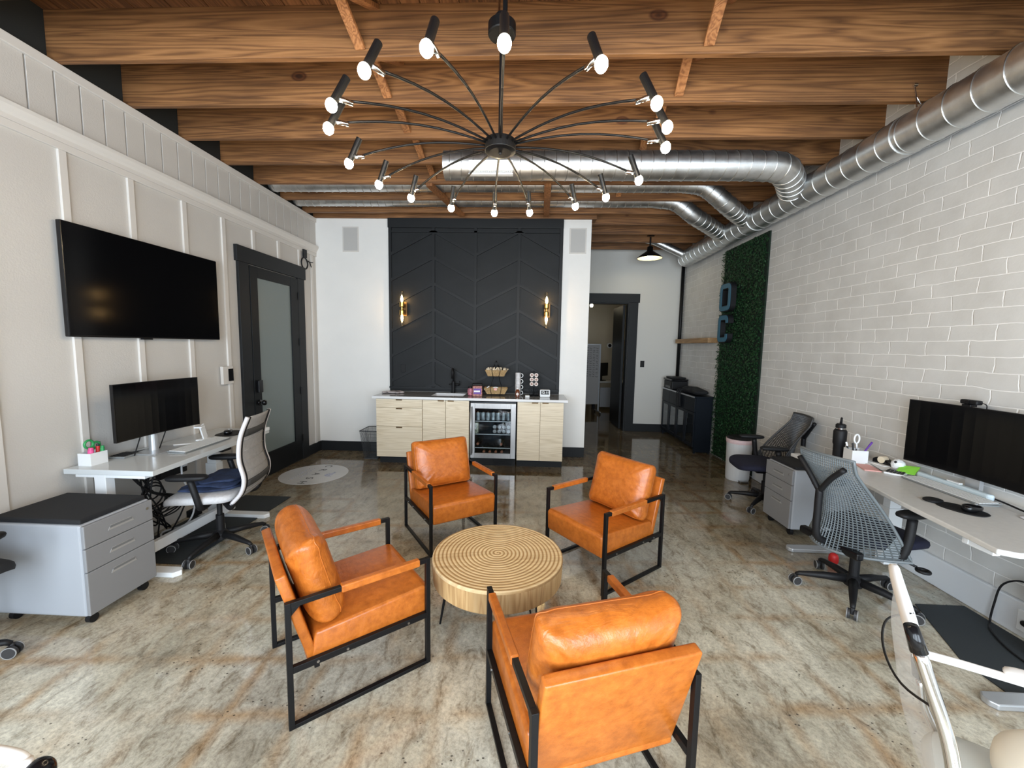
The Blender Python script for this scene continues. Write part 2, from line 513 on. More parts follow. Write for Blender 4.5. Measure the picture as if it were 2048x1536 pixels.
def beam(bm, a, b, w, h, up=(0, 0, 1)):
    """rectangular bar from a to b; w across, h along up"""
    a, b = Vector(a), Vector(b)
    d = (b - a).normalized()
    up = Vector(up)
    s = d.cross(up)
    if s.length < 1e-4:
        s = d.cross(Vector((1, 0, 0)))
    s.normalize()
    t = s.cross(d).normalized()
    vs = []
    for p in (a, b):
        for (i, j) in ((-1, -1), (1, -1), (1, 1), (-1, 1)):
            vs.append(bm.verts.new(p + s * (i * w / 2) + t * (j * h / 2)))
    for f in ((3, 2, 1, 0), (4, 5, 6, 7), (0, 1, 5, 4), (1, 2, 6, 5), (2, 3, 7, 6), (3, 0, 4, 7)):
        bm.faces.new([vs[i] for i in f])
    return vs


def tube(bm, pts, r, seg=10, cap=True, closed=False, flat=1.0):
    pts = [Vector(p) for p in pts]
    n = len(pts)
    rs = r if isinstance(r, (list, tuple)) else [r] * n
    rings = []
    ref = None
    for i, p in enumerate(pts):
        if closed:
            d = (pts[(i + 1) % n] - pts[i - 1]).normalized()
        else:
            d = (pts[min(i + 1, n - 1)] - pts[max(i - 1, 0)]).normalized()
        if ref is None:
            ref = Vector((0, 0, 1)) if abs(d.z) < 0.9 else Vector((1, 0, 0))
        s = d.cross(ref)
        if s.length < 1e-5:
            s = d.cross(Vector((0.3, 1, 0.2)))
        s.normalize()
        t = s.cross(d).normalized()
        ref = t
        rings.append([bm.verts.new(p + s * (math.cos(2 * PI * k / seg) * rs[i]) + t * (math.sin(2 * PI * k / seg) * rs[i] * flat)) for k in range(seg)])
    m = n if closed else n - 1
    for i in range(m):
        A, B = rings[i], rings[(i + 1) % n]
        for k in range(seg):
            bm.faces.new((A[k], A[(k + 1) % seg], B[(k + 1) % seg], B[k]))
    if cap and not closed:
        bm.faces.new(rings[0][::-1])
        bm.faces.new(rings[-1])


def cyl(bm, a, b, r, seg=20, r2=None):
    tube(bm, [a, b], [r, r if r2 is None else r2], seg)


def lathe(bm, prof, seg=32, c=(0, 0, 0), cap0=True, cap1=True):
    rings = []
    for (r, z) in prof:
        rings.append([bm.verts.new((c[0] + r * math.cos(2 * PI * k / seg), c[1] + r * math.sin(2 * PI * k / seg), c[2] + z)) for k in range(seg)])
    for A, B in zip(rings, rings[1:]):
        for k in range(seg):
            bm.faces.new((A[k], A[(k + 1) % seg], B[(k + 1) % seg], B[k]))
    if cap0:
        bm.faces.new(rings[0][::-1])
    if cap1:
        bm.faces.new(rings[-1])


def prism(bm, poly, z0, z1, T=None):
    A = [bm.verts.new((x, y, z0)) for x, y in poly]
    B = [bm.verts.new((x, y, z1)) for x, y in poly]
    n = len(poly)
    bm.faces.new(A[::-1])
    bm.faces.new(B)
    for i in range(n):
        bm.faces.new((A[i], A[(i + 1) % n], B[(i + 1) % n], B[i]))
    if T is not None:
        bmesh.ops.transform(bm, matrix=T, verts=A + B)


def sell(bm, c, a, b, h, e1=0.35, e2=0.35, nu=36, nv=20, T=None, fn=None):
    """superellipsoid: a pillow-like rounded block"""
    def sp(v, e):
        return math.copysign(abs(v) ** e, v)
    rows = []
    allv = []
    for j in range(1, nv):
        t = -PI / 2 + PI * j / nv
        row = []
        for i in range(nu):
            p = 2 * PI * i / nu
            x = sp(math.cos(t), e1) * sp(math.cos(p), e2)
            y = sp(math.cos(t), e1) * sp(math.sin(p), e2)
            z = sp(math.sin(t), e1)
            v = Vector((x * a, y * b, z * h))
            if fn:
                v = fn(v)
            row.append(bm.verts.new(Vector(c) + v))
        rows.append(row)
        allv += row
    bot = Vector((0, 0, -h))
    top = Vector((0, 0, h))
    if fn:
        bot, top = fn(bot), fn(top)
    vb = bm.verts.new(Vector(c) + bot)
    vt = bm.verts.new(Vector(c) + top)
    allv += [vb, vt]
    for A, B in zip(rows, rows[1:]):
        for i in range(nu):
            bm.faces.new((A[i], A[(i + 1) % nu], B[(i + 1) % nu], B[i]))
    for i in range(nu):
        bm.faces.new((rows[0][(i + 1) % nu], rows[0][i], vb))
        bm.faces.new((rows[-1][i], rows[-1][(i + 1) % nu], vt))
    if T is not None:
        bmesh.ops.transform(bm, matrix=T, verts=allv)


def arc(c, r, a0, a1, n, plane='xy'):
    out = []
    for i in range(n + 1):
        a = a0 + (a1 - a0) * i / n
        u, v = r * math.cos(a), r * math.sin(a)
        if plane == 'xy':
            out.append((c[0] + u, c[1] + v, c[2]))
        elif plane == 'xz':
            out.append((c[0] + u, c[1], c[2] + v))
        else:
            out.append((c[0], c[1] + u, c[2] + v))
    return out


def smooth_path(pts, n=6):
    """Catmull-Rom through points"""
    P = [Vector(p) for p in pts]
    P = [P[0] * 2 - P[1]] + P + [P[-1] * 2 - P[-2]]
    out = []
    for i in range(1, len(P) - 2):
        for k in range(n):
            t = k / n
            a, b, c, d = P[i - 1], P[i], P[i + 1], P[i + 2]
            out.append(0.5 * ((2 * b) + (c - a) * t + (2 * a - 5 * b + 4 * c - d) * t * t + (3 * b - a - 3 * c + d) * t ** 3))
    out.append(P[-2])
    return out


def obj(name, bm, m, parent=None, smooth=False, bevel=0.0, seg=2, label=None, loc=None):
    me = bpy.data.meshes.new(name)
    bmesh.ops.recalc_face_normals(bm, faces=bm.faces)
    bm.to_mesh(me)
    bm.free()
    o = bpy.data.objects.new(name, me)
    C.objects.link(o)
    me.materials.append(M[m] if isinstance(m, str) else m)
    if smooth:
        for p in me.polygons:
            p.use_smooth = True
    if bevel:
        b = o.modifiers.new('bevel', 'BEVEL')
        b.width, b.segments, b.limit_method = bevel, seg, 'ANGLE'
    if parent is not None:
        o.parent = parent
    if label:
        o['label'] = label
    if loc:
        o.location = loc
    return o


def tag(o, label, cat, group=None, kind=None):
    o['label'], o['category'] = label, cat
    if group:
        o['group'] = group
    if kind:
        o['kind'] = kind
    return o


def thing(name, label, cat, loc=(0, 0, 0), rz=0.0, group=None):
    o = bpy.data.objects.new(name, None)
    o.empty_display_size = 0.1
    C.objects.link(o)
    o.location, o.rotation_euler = loc, (0, 0, rz)
    return tag(o, label, cat, group)


def struct(name, bm, m, parent=None, **kw):
    o = obj(name, bm, m, parent, **kw)
    if parent is None:
        o['kind'] = 'structure'
    return o


def dup(root, loc, rz, label=None):
    """a copy of a thing with copies of its parts and sub-parts"""
    r = root.copy()
    C.objects.link(r)
    r.location, r.rotation_euler = loc, (0, 0, rz)
    if label:
        r['label'] = label
    for ch in list(root.children):
        c = ch.copy()
        C.objects.link(c)
        c.parent = r
        for g in list(ch.children):
            d = g.copy()
            C.objects.link(d)
            d.parent = c
    return r


def text(name, s, size, m, parent, T, extrude=0.0008, align='CENTER'):
    cu = bpy.data.curves.new(name, 'FONT')
    cu.body = s
    cu.size = size
    cu.extrude = extrude
    cu.align_x = align
    cu.align_y = 'CENTER'
    cu.materials.append(M[m])
    o = bpy.data.objects.new(name, cu)
    C.objects.link(o)
    bpy.context.view_layer.update()
    me = bpy.data.meshes.new_from_object(o.evaluated_get(bpy.context.evaluated_depsgraph_get()))
    bpy.data.objects.remove(o)
    o = bpy.data.objects.new(name, me)
    C.objects.link(o)
    o.parent = parent
    o.matrix_local = T
    return o


# ================================================================== SETTING
XL, XR, YB, YF, ZJ, ZD = -3.08, 2.86, 5.747, 7.70, 3.352, 3.66
YFRONT, YEND = -1.6, 11.6

bm = BM(); box(bm, XL - 0.15, XR + 0.15, YFRONT - 0.1, YEND, -0.1, 0.0); struct('floor', bm, 'floor')
bm = BM(); box(bm, XL - 0.15, XR + 0.15, YFRONT - 0.1, YEND, ZD, ZD + 0.06)
x = XL - 0.14
while x < XR + 0.1:
    box(bm, x + 0.003, x + 0.115, YFRONT - 0.1, YEND, ZD - 0.008, ZD)
    x += 0.12
struct('ceiling', bm, 'deck')

# left wall: board and batten below, vertical shiplap above
bm = BM(); box(bm, XL - 0.12, XL, YFRONT, YB + 0.15, 0, 3.35); struct('wall_left', bm, 'left_wall')
bm = BM()
y = YFRONT
while y < YB - 0.02:
    box(bm, XL, XL + 0.014, y + 0.005, min(y + 0.145, YB), 2.955, 3.29)
    y += 0.15
struct('trim_1', bm, 'left_wall', bevel=0.002)
bm = BM(); box(bm, XL, XL + 0.032, YFRONT, YB, 3.29, 3.35); struct('trim_2', bm, 'trim_white', bevel=0.003)
bm = BM()
prism(bm, [(0, 2.862), (0.022, 2.862), (0.024, 2.89), (0.036, 2.905), (0.052, 2.935), (0.055, 2.957), (0, 2.957)], YFRONT, YB,
      Matrix(((1, 0, 0, XL), (0, 0, 1, 0), (0, 1, 0, 0), (0, 0, 0, 1))))
struct('trim_3', bm, 'trim_white')
bm = BM(); box(bm, XL, XL + 0.018, YFRONT, YB, 2.815, 2.862); struct('trim_4', bm, 'trim_white', bevel=0.003)
n = 5
for yb_, z0 in ((0.35, 0.14), (0.8, 0.14), (1.25, 0.14), (1.7, 0.14), (2.15, 0.14), (2.61, 0.14), (3.06, 0.14), (3.535, 0.14), (3.99, 0.14), (4.43, 2.6), (4.88, 2.6), (5.32, 2.6), (5.62, 0.14)):
    bm = BM(); box(bm, XL, XL + 0.018, yb_ - 0.024, yb_ + 0.024, z0, 2.815)
    struct('trim_%d' % n, bm, 'trim_white', bevel=0.003)
    n += 1
for y0, y1 in ((YFRONT, 4.155), (5.39, YB)):
    bm = BM(); box(bm, XL, XL + 0.02, y0, y1, 0, 0.14); struct('baseboard_left', bm, 'charcoal2' if y0 > 0 else 'trim_white', bevel=0.003)
bm = BM(); box(bm, XL - 0.12, XL - 0.02, YFRONT, YB + 0.1, 3.35, ZD); struct('wall_left_upper', bm, 'dark_gap')

# back wall with the charcoal chevron panel
bm = BM(); box(bm, XL, 0.837, YB, YB + 0.13, 0, ZJ); struct('wall_back', bm, 'white_wall')
bm = BM(); box(bm, 0.717, 0.837, YB + 0.13, YF, 0, ZD); struct('wall_alcove', bm, 'white_wall')
PX0, PX1 = -2.012, 0.45
bm = BM(); box(bm, PX0, PX1, YB - 0.012, YB, 0.915, ZJ); struct('wall_back_panel', bm, 'charcoal')
yF0, yF1 = YB - 0.034, YB - 0.012
bm = BM(); box(bm, PX0, PX1, yF0 - 0.008, yF1, 3.222, ZJ); struct('trim_18', bm, 'charcoal2', bevel=0.003)
xs = [-1.985, -1.366, -0.771, -0.160, 0.424]
bm = BM()
for i, xv in enumerate(xs):
    box(bm, xv - 0.02, xv + 0.02, yF0, yF1, 0.98, 3.222)
box(bm, PX0, PX1, yF0, yF1, 0.955, 0.985)
box(bm, PX0 + 0.05, PX1 - 0.05, yF0, yF1, 3.16, 3.185)
struct('trim_19', bm, 'charcoal2')
for col in range(4):
    bm = BM()
    xa, xb = xs[col] + 0.02, xs[col + 1] - 0.02
    for kz in range(8):
        zp = 3.166 - 0.3585 * kz + 0.3585
        zl = zp - 0.30
        za, zb = (zl, zp) if col % 2 == 0 else (zp, zl)
        poly = [(xa, za - 0.022), (xb, zb - 0.022), (xb, zb + 0.022), (xa, za + 0.022)]
        # clip the strip between the frame rails
        lo, hi = 0.985, 3.16
        if max(za, zb) - 0.02 > hi or min(za, zb) + 0.02 < lo:
            def clip(pl, f):
                out = []
                for a, b in zip(pl, pl[1:] + pl[:1]):
                    fa, fb = f(a), f(b)
                    if fa >= 0:
                        out.append(a)
                    if (fa > 0) != (fb > 0) and fa != fb:
                        t = fa / (fa - fb)
                        out.append((a[0] + (b[0] - a[0]) * t, a[1] + (b[1] - a[1]) * t))
                return out
            poly = clip(clip(poly, lambda p: hi - p[1]), lambda p: p[1] - lo)
            if len(poly) < 3:
                continue
        prism(bm, poly, yF0, yF1, Matrix(((1, 0, 0, 0), (0, 0, 1, 0), (0, 1, 0, 0), (0, 0, 0, 1))))
    struct('trim_%d' % (20 + col), bm, 'charcoal2')
for x0, x1 in ((XL + 0.02, -2.03), (0.50, 0.837)):
    bm = BM(); box(bm, x0, x1, YB - 0.018, YB, 0, 0.143); struct('baseboard_back', bm, 'charcoal2', bevel=0.003)
bm = BM(); box(bm, XL, 0.90, YB - 0.035, YB + 0.14, ZJ, ZJ + 0.085); struct('trim_24', bm, 'joist', bevel=0.003)

# far wall with the doorway
DX0, DX1, DZ = 0.98, 1.875, 2.445
bm = BM()
box(bm, 0.837, DX0, YF, YF + 0.14, 0, ZD); box(bm, DX1, XR, YF, YF + 0.14, 0, ZD); box(bm, DX0, DX1, YF, YF + 0.14, DZ, ZD)
struct('wall_far', bm, 'far_wall')
bm = BM(); box(bm, DX1, DX1 + 0.165, YF - 0.022, YF, 0, DZ); struct('trim_25', bm, 'charcoal2', bevel=0.003)
bm = BM(); box(bm, DX0 - 0.14, DX1 + 0.19, YF - 0.028, YF, DZ, DZ + 0.165); struct('trim_26', bm, 'charcoal2', bevel=0.003)
bm = BM(); box(bm, DX1 - 0.02, DX1, YF, YF + 0.14, 0, DZ); box(bm, DX0, DX1 - 0.02, YF, YF + 0.14, DZ - 0.02, DZ); struct('trim_27', bm, 'charcoal2')
bm = BM(); box(bm, DX1 + 0.165, XR, YF - 0.018, YF, 0, 0.15); struct('baseboard_far', bm, 'charcoal2', bevel=0.003)
door2 = struct('door_2', (lambda b: (box(b, 1.80, 1.845, YF + 0.16, YF + 1.02, 0.01, 2.42), b)[1])(BM()), 'black_door', bevel=0.003)
# small room behind the doorway
bm = BM(); box(bm, 0.0, 0.12, YF + 0.14, YEND, 0, ZD); struct('wall_rear_left', bm, 'beige_wall')
bm = BM(); box(bm, 0.0, XR, YEND - 0.1, YEND, 0, ZD); struct('wall_rear', bm, 'beige_wall')
bm = BM(); box(bm, 0.12, XR, YF + 0.14, YEND - 0.1, 2.9, 2.95); struct('ceiling_rear', bm, 'white_wall')
bm = BM(); box(bm, 1.3, 1.62, YEND - 0.13, YEND - 0.1, 0, 2.5); struct('door_3', bm, 'black_door')

# brick wall, smooth footing and black corner pipe
bm = BM(); box(bm, XR, XR + 0.2, YFRONT, YEND, 0, ZD); struct('wall_right', bm, 'brick')
bm = BM(); box(bm, XR - 0.03, XR, YFRONT, 5.0, 0, 0.2); struct('baseboard_right', bm, mat('smooth_white_footing', (0.66, 0.68, 0.70), 0.5, bump=0.1, bs=40), bevel=0.008)

# front wall behind the camera with three tall shop windows
bm = BM()
for x0, x1 in ((XL - 0.12, -2.8), (-1.2, -0.9), (0.7, 1.0), (2.6, XR + 0.15)):
    box(bm, x0, x1, YFRONT - 0.1, YFRONT, 0, ZD)
for x0, x1 in ((-2.8, -1.2), (-0.9, 0.7), (1.0, 2.6)):
    box(bm, x0, x1, YFRONT - 0.1, YFRONT, 0, 0.3); box(bm, x0, x1, YFRONT - 0.1, YFRONT, 2.8, ZD)
struct('wall_front', bm, 'white_wall')
for i, x0 in enumerate((-2.8, -0.9, 1.0)):
    bm = BM()
    for a, b in ((0, 0.05), (0.775, 0.825), (1.55, 1.6)):
        box(bm, x0 + a, x0 + b, YFRONT - 0.08, YFRONT - 0.02, 0.3, 2.8)
    box(bm, x0 + 0.05, x0 + 1.55, YFRONT - 0.078, YFRONT - 0.022, 0.3, 0.35); box(bm, x0 + 0.05, x0 + 1.55, YFRONT - 0.078, YFRONT - 0.022, 2.75, 2.8)
    struct('window_%d' % (i + 1), bm, 'black_metal')

# ceiling joists and their cross bracing
jy = [2.14 + 0.48 * i for i in range(-6, 16)]
for yj in jy:
    bm = BM()
    x0 = XL - 0.02 if yj < YB else 0.837
    if yj > YF - 0.1 or YB - 0.1 < yj < YB + 0.2:
        continue
    box(bm, x0, XR + 0.02, yj - 0.022, yj + 0.022, ZJ, ZD - 0.006)
    struct('ceiling_beam', bm, 'joist', bevel=0.004)
for yj in jy[:-1]:
    if yj < 1.5 or yj > 5.0:
        continue
    for xb in (-1.12, 0.98):
        for s in (0, 1):
            bm = BM()
            za, zb = (ZD - 0.03, ZJ + 0.045) if s == 0 else (ZJ + 0.045, ZD - 0.03)
            dx = 0.09 * s
            beam(bm, (xb + dx, yj + 0.025, za), (xb + dx + 0.05, yj + 0.455, zb), 0.062, 0.024, (0, 0, 1))
            struct('ceiling_beam_brace', bm, 'brace', bevel=0.002)
# loose timbers hanging down near the back
for a, b in (((-1.12, 4.50, 3.334), (-0.93, 5.54, 3.334)), ((0.17, 4.50, 3.334), (0.20, 5.54, 3.334))):
    bm = BM(); beam(bm, a, b, 0.075, 0.034, (0, 0, 1)); struct('ceiling_beam_brace', bm, 'brace', bevel=0.002)

# ---------------------------------------------------------------- left door
door = struct('door_1', (lambda b: (box(b, XL, XL + 0.008, 4.31, 5.235, 0.012, 2.43), b)[1])(BM()), 'black_door')
bm = BM()
box(bm, XL + 0.008, XL + 0.032, 4.32, 4.44, 0.012, 2.42); box(bm, XL + 0.008, XL + 0.032, 5.072, 5.225, 0.012, 2.42)
box(bm, XL + 0.008, XL + 0.032, 4.44, 5.072, 2.305, 2.42); box(bm, XL + 0.008, XL + 0.032, 4.44, 5.072, 0.012, 0.29)
obj('door_leaf', bm, 'black_door', door, bevel=0.003)
bm = BM(); box(bm, XL + 0.008, XL + 0.018, 4.44, 5.072, 0.29, 2.305); obj('glass_pane', bm, 'frosted', door)
bm = BM()
box(bm, XL, XL + 0.03, 4.155, 4.31, 0, 2.435); box(bm, XL, XL + 0.03, 5.235, 5.39, 0, 2.435)
box(bm, XL, XL + 0.038, 4.13, 5.415, 2.435, 2.60)
obj('door_casing', bm, 'charcoal2', door, bevel=0.003)
bm = BM(); box(bm, XL + 0.032, XL + 0.062, 4.352, 4.425, 1.02, 1.16); obj('door_lock', bm, 'black_gloss', door, bevel=0.006)
bm = BM(); cyl(bm, (XL + 0.032, 4.39, 0.905), (XL + 0.044, 4.39, 0.905), 0.032, 20); cyl(bm, (XL + 0.044, 4.39, 0.905), (XL + 0.075, 4.39, 0.905), 0.012, 12)
sell(bm, (XL + 0.092, 4.39, 0.905), 0.022, 0.03, 0.03, 0.8, 0.9, 18, 12)
obj('door_handle', bm, 'black_gloss', door, smooth=True)
for z in (0.3, 0.95, 1.6, 2.2):
    bm = BM(); cyl(bm, (XL + 0.036, 5.232, z - 0.05), (XL + 0.036, 5.232, z + 0.05), 0.009, 10); obj('hinge', bm, 'black_metal', door, smooth=False)

# ================================================================== WALL THINGS
t = thing('television', 'large black flat television mounted on the batten wall', 'television', (-3.035, 3.165, 1.98))
bm = BM(); box(bm, -0.012, 0.02, -0.645, 0.645, -0.375, 0.375); obj('television_body', bm, 'black_gloss', t, bevel=0.006)
bm = BM(); box(bm, 0.02, 0.022, -0.638, 0.638, -0.362, 0.368); obj('screen', bm, 'screen', t)
bm = BM(); box(bm, -0.003, 0.022, -0.14, -0.06, -0.385, -0.375); obj('sensor', bm, 'black_matte', t)

for nm, lb, y0, z0 in (('wall_control_panel', 'white wall control panel with black screen beside the black door', 3.93, 1.25),):
    t = thing(nm, lb, 'control panel', (XL + 0.012, y0, z0))
    bm = BM(); box(bm, 0, 0.03, -0.075, 0.065, -0.09, 0.09); obj('back_plate', bm, 'trim_white', t, bevel=0.003)
    bm = BM(); box(bm, 0.03, 0.036, -0.005, 0.058, -0.06, 0.065); obj('panel_screen', bm, 'black_gloss', t)
t = thing('wall_cable_bracket', 'black bracket with a coiled black cable above the door corner', 'cable', (XL + 0.018, 5.43, 2.76))
bm = BM(); box(bm, 0, 0.02, -0.045, 0.035, -0.02, 0.085); obj('bracket', bm, 'black_matte', t, bevel=0.003)
bm = BM(); tube(bm, arc((0.012, -0.02, -0.10), 0.075, 0, 2 * PI, 24, 'yz')[:-1], 0.009, 8, closed=True); obj('cable_loop', bm, 'black_matte', t, smooth=True)
for e in ((0.19, -0.05), (0.15, -0.12)):
    bm = BM(); tube(bm, smooth_path([(0.012, 0.03, -0.05), (0.012, 0.1, -0.06), (0.012, e[0], e[1])], 4), 0.006, 8); obj('cable_end', bm, 'black_matte', t, smooth=True)

for lb, x0, x1 in (('flush white speaker grille on the wall left of the charcoal panel', -2.675, -2.44), ('flush white speaker grille on the wall right of the charcoal panel', 0.535, 0.772)):
    t = thing('wall_speaker', lb, 'speaker', ((x0 + x1) / 2, YB, 3.065), 0, 'in-wall speakers')
    h = (x1 - x0) / 2
    bm = BM(); box(bm, -h, h, -0.008, 0, -0.175, 0.175); obj('speaker_frame', bm, 'trim_white', t, bevel=0.003)
    bm = BM(); box(bm, -h + 0.018, h - 0.018, -0.011, -0.008, -0.157, 0.157); obj('grille', bm, 'speaker', t)

# wall sconces: two glass tubes on a brass holder
def sconce(lb, x, z):
    t = thing('wall_sconce', lb, 'wall lamp', (x, YB - 0.034, z), 0, 'brass sconces on the charcoal panel')
    bm = BM(); box(bm, -0.035, 0.055, -0.016, 0.0, -0.095, 0.095); obj('back_plate', bm, 'bronze', t, bevel=0.003)
    bm = BM(); tube(bm, [(0, -0.016, 0), (0, -0.07, 0)], 0.012, 10)
    for s in (-1, 1):
        lathe(bm, [(0.030, s * 0.02), (0.034, s * 0.03), (0.034, s * 0.085), (0.030, s * 0.085)], 20, (0, -0.075, 0))
    lathe(bm, [(0.012, -0.09), (0.012, 0.09)], 12, (0, -0.075, 0))
    obj('holder', bm, 'brass', t, smooth=False)
    for s in (-1, 1):
        bm = BM(); lathe(bm, [(0.032, s * 0.08), (0.032, s * 0.235), (0.024, s * 0.25)], 24, (0, -0.075, 0), False, False); obj('glass_tube', bm, 'glass', t, smooth=True)
        bm = BM(); lathe(bm, [(0.007, s * 0.085), (0.016, s * 0.11), (0.018, s * 0.135), (0.010, s * 0.17), (0.003, s * 0.185)], 16, (0, -0.075, 0)); obj('bulb', bm, 'sbulb', t, smooth=True)
sconce('lit brass and glass wall sconce on the left of the charcoal panel', -1.795, 2.095)
sconce('lit brass and glass wall sconce on the right of the charcoal panel', 0.238, 2.10)

t = tag(obj('power_outlet', (lambda b: (box(b, -1.845, -1.775, YB - 0.022, YB - 0.012, 1.19, 1.305), b)[1])(BM()), 'black_matte', bevel=0.003), 'black power outlet low on the left of the charcoal panel', 'outlet')
t = tag(obj('light_switch', (lambda b: (box(b, 2.13, 2.205, YF - 0.008, YF, 1.24, 1.36), b)[1])(BM()), 'black_matte', bevel=0.002), 'black light switch on the far wall right of the doorway', 'switch')

# ================================================================== DUCTS
def duct(name, lb, path, r, pitch, cat='duct', collars=(), mesh_seam=True):
    t = thing(name, lb, cat)
    bm = BM(); tube(bm, path, r, 40); obj('duct_shell', bm, 'duct', t, smooth=True).modifiers.new('es', 'EDGE_SPLIT').split_angle = math.radians(50)
    bm = BM()
    P = [Vector(p) for p in path]
    acc = 0.0
    nxt = pitch * 0.5
    for a, b in zip(P, P[1:]):
        d = (b - a)
        L = d.length
        if L < 1e-6:
            continue
        d.normalize()
        while nxt < acc + L:
            c = a + d * (nxt - acc)
            s = d.cross(Vector((0, 0, 1))).normalized()
            u = s.cross(d)
            ring = [c + (s * math.cos(q) + u * math.sin(q)) * (r + 0.0015) + d * (0.10 * r * math.cos(q)) for q in [2 * PI * i / 32 for i in range(32)]]
            tube(bm, ring, 0.0038, 5, closed=True)
            nxt += pitch
        acc += L
    obj('spiral_seam', bm, 'seam', t, smooth=True)
    if collars:
        for a, b in collars:
            bm = BM()
            tube(bm, [a, b], r + 0.006, 40)
            obj("collar", bm, 'duct', t, smooth=True).modifiers.new('es', 'EDGE_SPLIT').split_angle = math.radians(50)
    return t
DX, DZc, DR = 2.70, 3.165, 0.135
main = duct('main_duct', 'long galvanised spiral duct running along the brick wall', [(DX, YFRONT + 0.02, DZc), (DX, 7.25, DZc)], DR, 0.165,
            collars=(((DX, 3.15, DZc), (DX, 3.21, DZc)), ((DX, 5.05, DZc), (DX, 5.12, DZc))))
def hanger(y, lb):
    t = thing('duct_hanger', lb, 'hanger', (DX - 0.03, y, 0), 0, 'wire duct hangers')
    bm = BM(); tube(bm, [(0, 0, DZc + DR), (-0.01, 0, ZJ + 0.02), (-0.03, 0, ZJ + 0.10)], 0.004, 6); tube(bm, [(0.06, 0, DZc + DR * 0.9), (-0.01, 0, ZJ + 0.02)], 0.003, 6)
    obj('hanger_wire', bm, 'chrome', t)
    bm = BM(); tube(bm, [(-0.04, 0, ZJ + 0.10), (-0.015, 0, ZJ + 0.10)], 0.012, 10); obj('hanger_bolt', bm, 'chrome', t)
hanger(3.07, 'twisted wire hanger holding the main duct at the second timber joist')
br1 = duct('branch_duct', 'widest branch duct with a supply register, crossing below the joists',
     smooth_path([(-0.80, 3.80, 3.228), (0.6, 3.80, 3.228), (1.95, 3.80, 3.228)], 4) + smooth_path([(1.95, 3.80, 3.228), (2.2, 3.83, 3.225), (2.38, 3.98, 3.21), (2.55, 4.2, 3.19)], 5)[1:], 0.122, 0.105)
bm = BM(); box(bm, -0.56, -0.17, 3.655, 3.70, 3.13, 3.215)
T0 = TR((0, 0, 0))
for i in range(22):
    x = -0.545 + i * 0.0168
    beam(bm, (x, 3.66, 3.105), (x + 0.012, 3.68, 3.13), 0.006, 0.012)
box(bm, -0.56, -0.17, 3.655, 3.70, 3.095, 3.107)
obj('supply_register', bm, 'white_plastic', br1)
bm = BM(); tube(bm, [(1.19, 3.80, 3.35), (1.17, 3.82, 3.40), (1.19, 4.035, 3.44)], 0.004, 6); tag(obj('duct_hanger', bm, 'chrome'), 'wire hanger holding the widest branch duct', 'hanger', 'wire duct hangers')
duct('branch_duct', 'branch duct tucked in the joist bay behind the widest one',
     [(XL + 0.02, 4.78, 3.462), (1.7, 4.78, 3.462)] + smooth_path([(1.7, 4.78, 3.462), (1.95, 4.78, 3.42), (2.2, 4.82, 3.26), (2.4, 4.98, 3.215), (2.6, 5.16, 3.19)], 5)[1:], 0.10, 0.095)
duct('branch_duct', 'branch duct right above the charcoal panel',
     [(XL + 0.02, 5.27, 3.462), (1.55, 5.27, 3.462)] + smooth_path([(1.55, 5.27, 3.455), (1.8, 5.27, 3.42), (2.05, 5.31, 3.27), (2.3, 5.48, 3.215), (2.58, 5.72, 3.17)], 5), 0.10, 0.095)
duct('branch_duct', 'short branch duct near the doorway at the far end',
     [(0.86, 7.18, 3.49), (1.85, 7.18, 3.49)] + smooth_path([(1.85, 7.18, 3.49), (2.1, 7.16, 3.44), (2.35, 7.12, 3.32), (2.6, 7.1, 3.2)], 5)[1:], 0.062, 0.08)

# ================================================================== CHANDELIER
HX, HY, HZ = -0.163, 2.10, 2.595
t = thing('chandelier', 'black spider chandelier with eighteen lit bulbs above the round table', 'chandelier', (HX, HY, HZ))
bm = BM(); lathe(bm, [(0.055, -0.035), (0.078, -0.030), (0.078, 0.022), (0.05, 0.03)], 32); lathe(bm, [(0.008, -0.046), (0.010, -0.035)], 12); obj('hub', bm, 'black_metal', t, bevel=0.003)
bm = BM(); cyl(bm, (0, 0, 0.03), (0, 0, 0.52), 0.011, 14); obj('down_rod', bm, 'black_metal', t)
bm = BM(); lathe(bm, [(0.064, 0.51), (0.068, 0.515), (0.068, 0.56), (0.062, 0.565), (0.035, 0.572), (0.033, 0.60), (0.02, 0.604)], 32); obj('canopy', bm, 'black_metal', t)
bm = BM(); cyl(bm, (0.012, 0.03, 0.60), (0.012, 0.03, ZJ - HZ + 0.02), 0.012, 12); obj('stem', bm, 'black_metal', t)
bm = BM(); cyl(bm, (-0.018, 0.03, 0.60), (-0.018, 0.03, ZJ - HZ + 0.02), 0.006, 10); obj('threaded_rod', bm, 'chrome', t)
angs = [-148, -167, 175, 151, 127, 113, 100, 73, 52, 35, 11, -7, -29, -50, -68, -88, -113, -127]
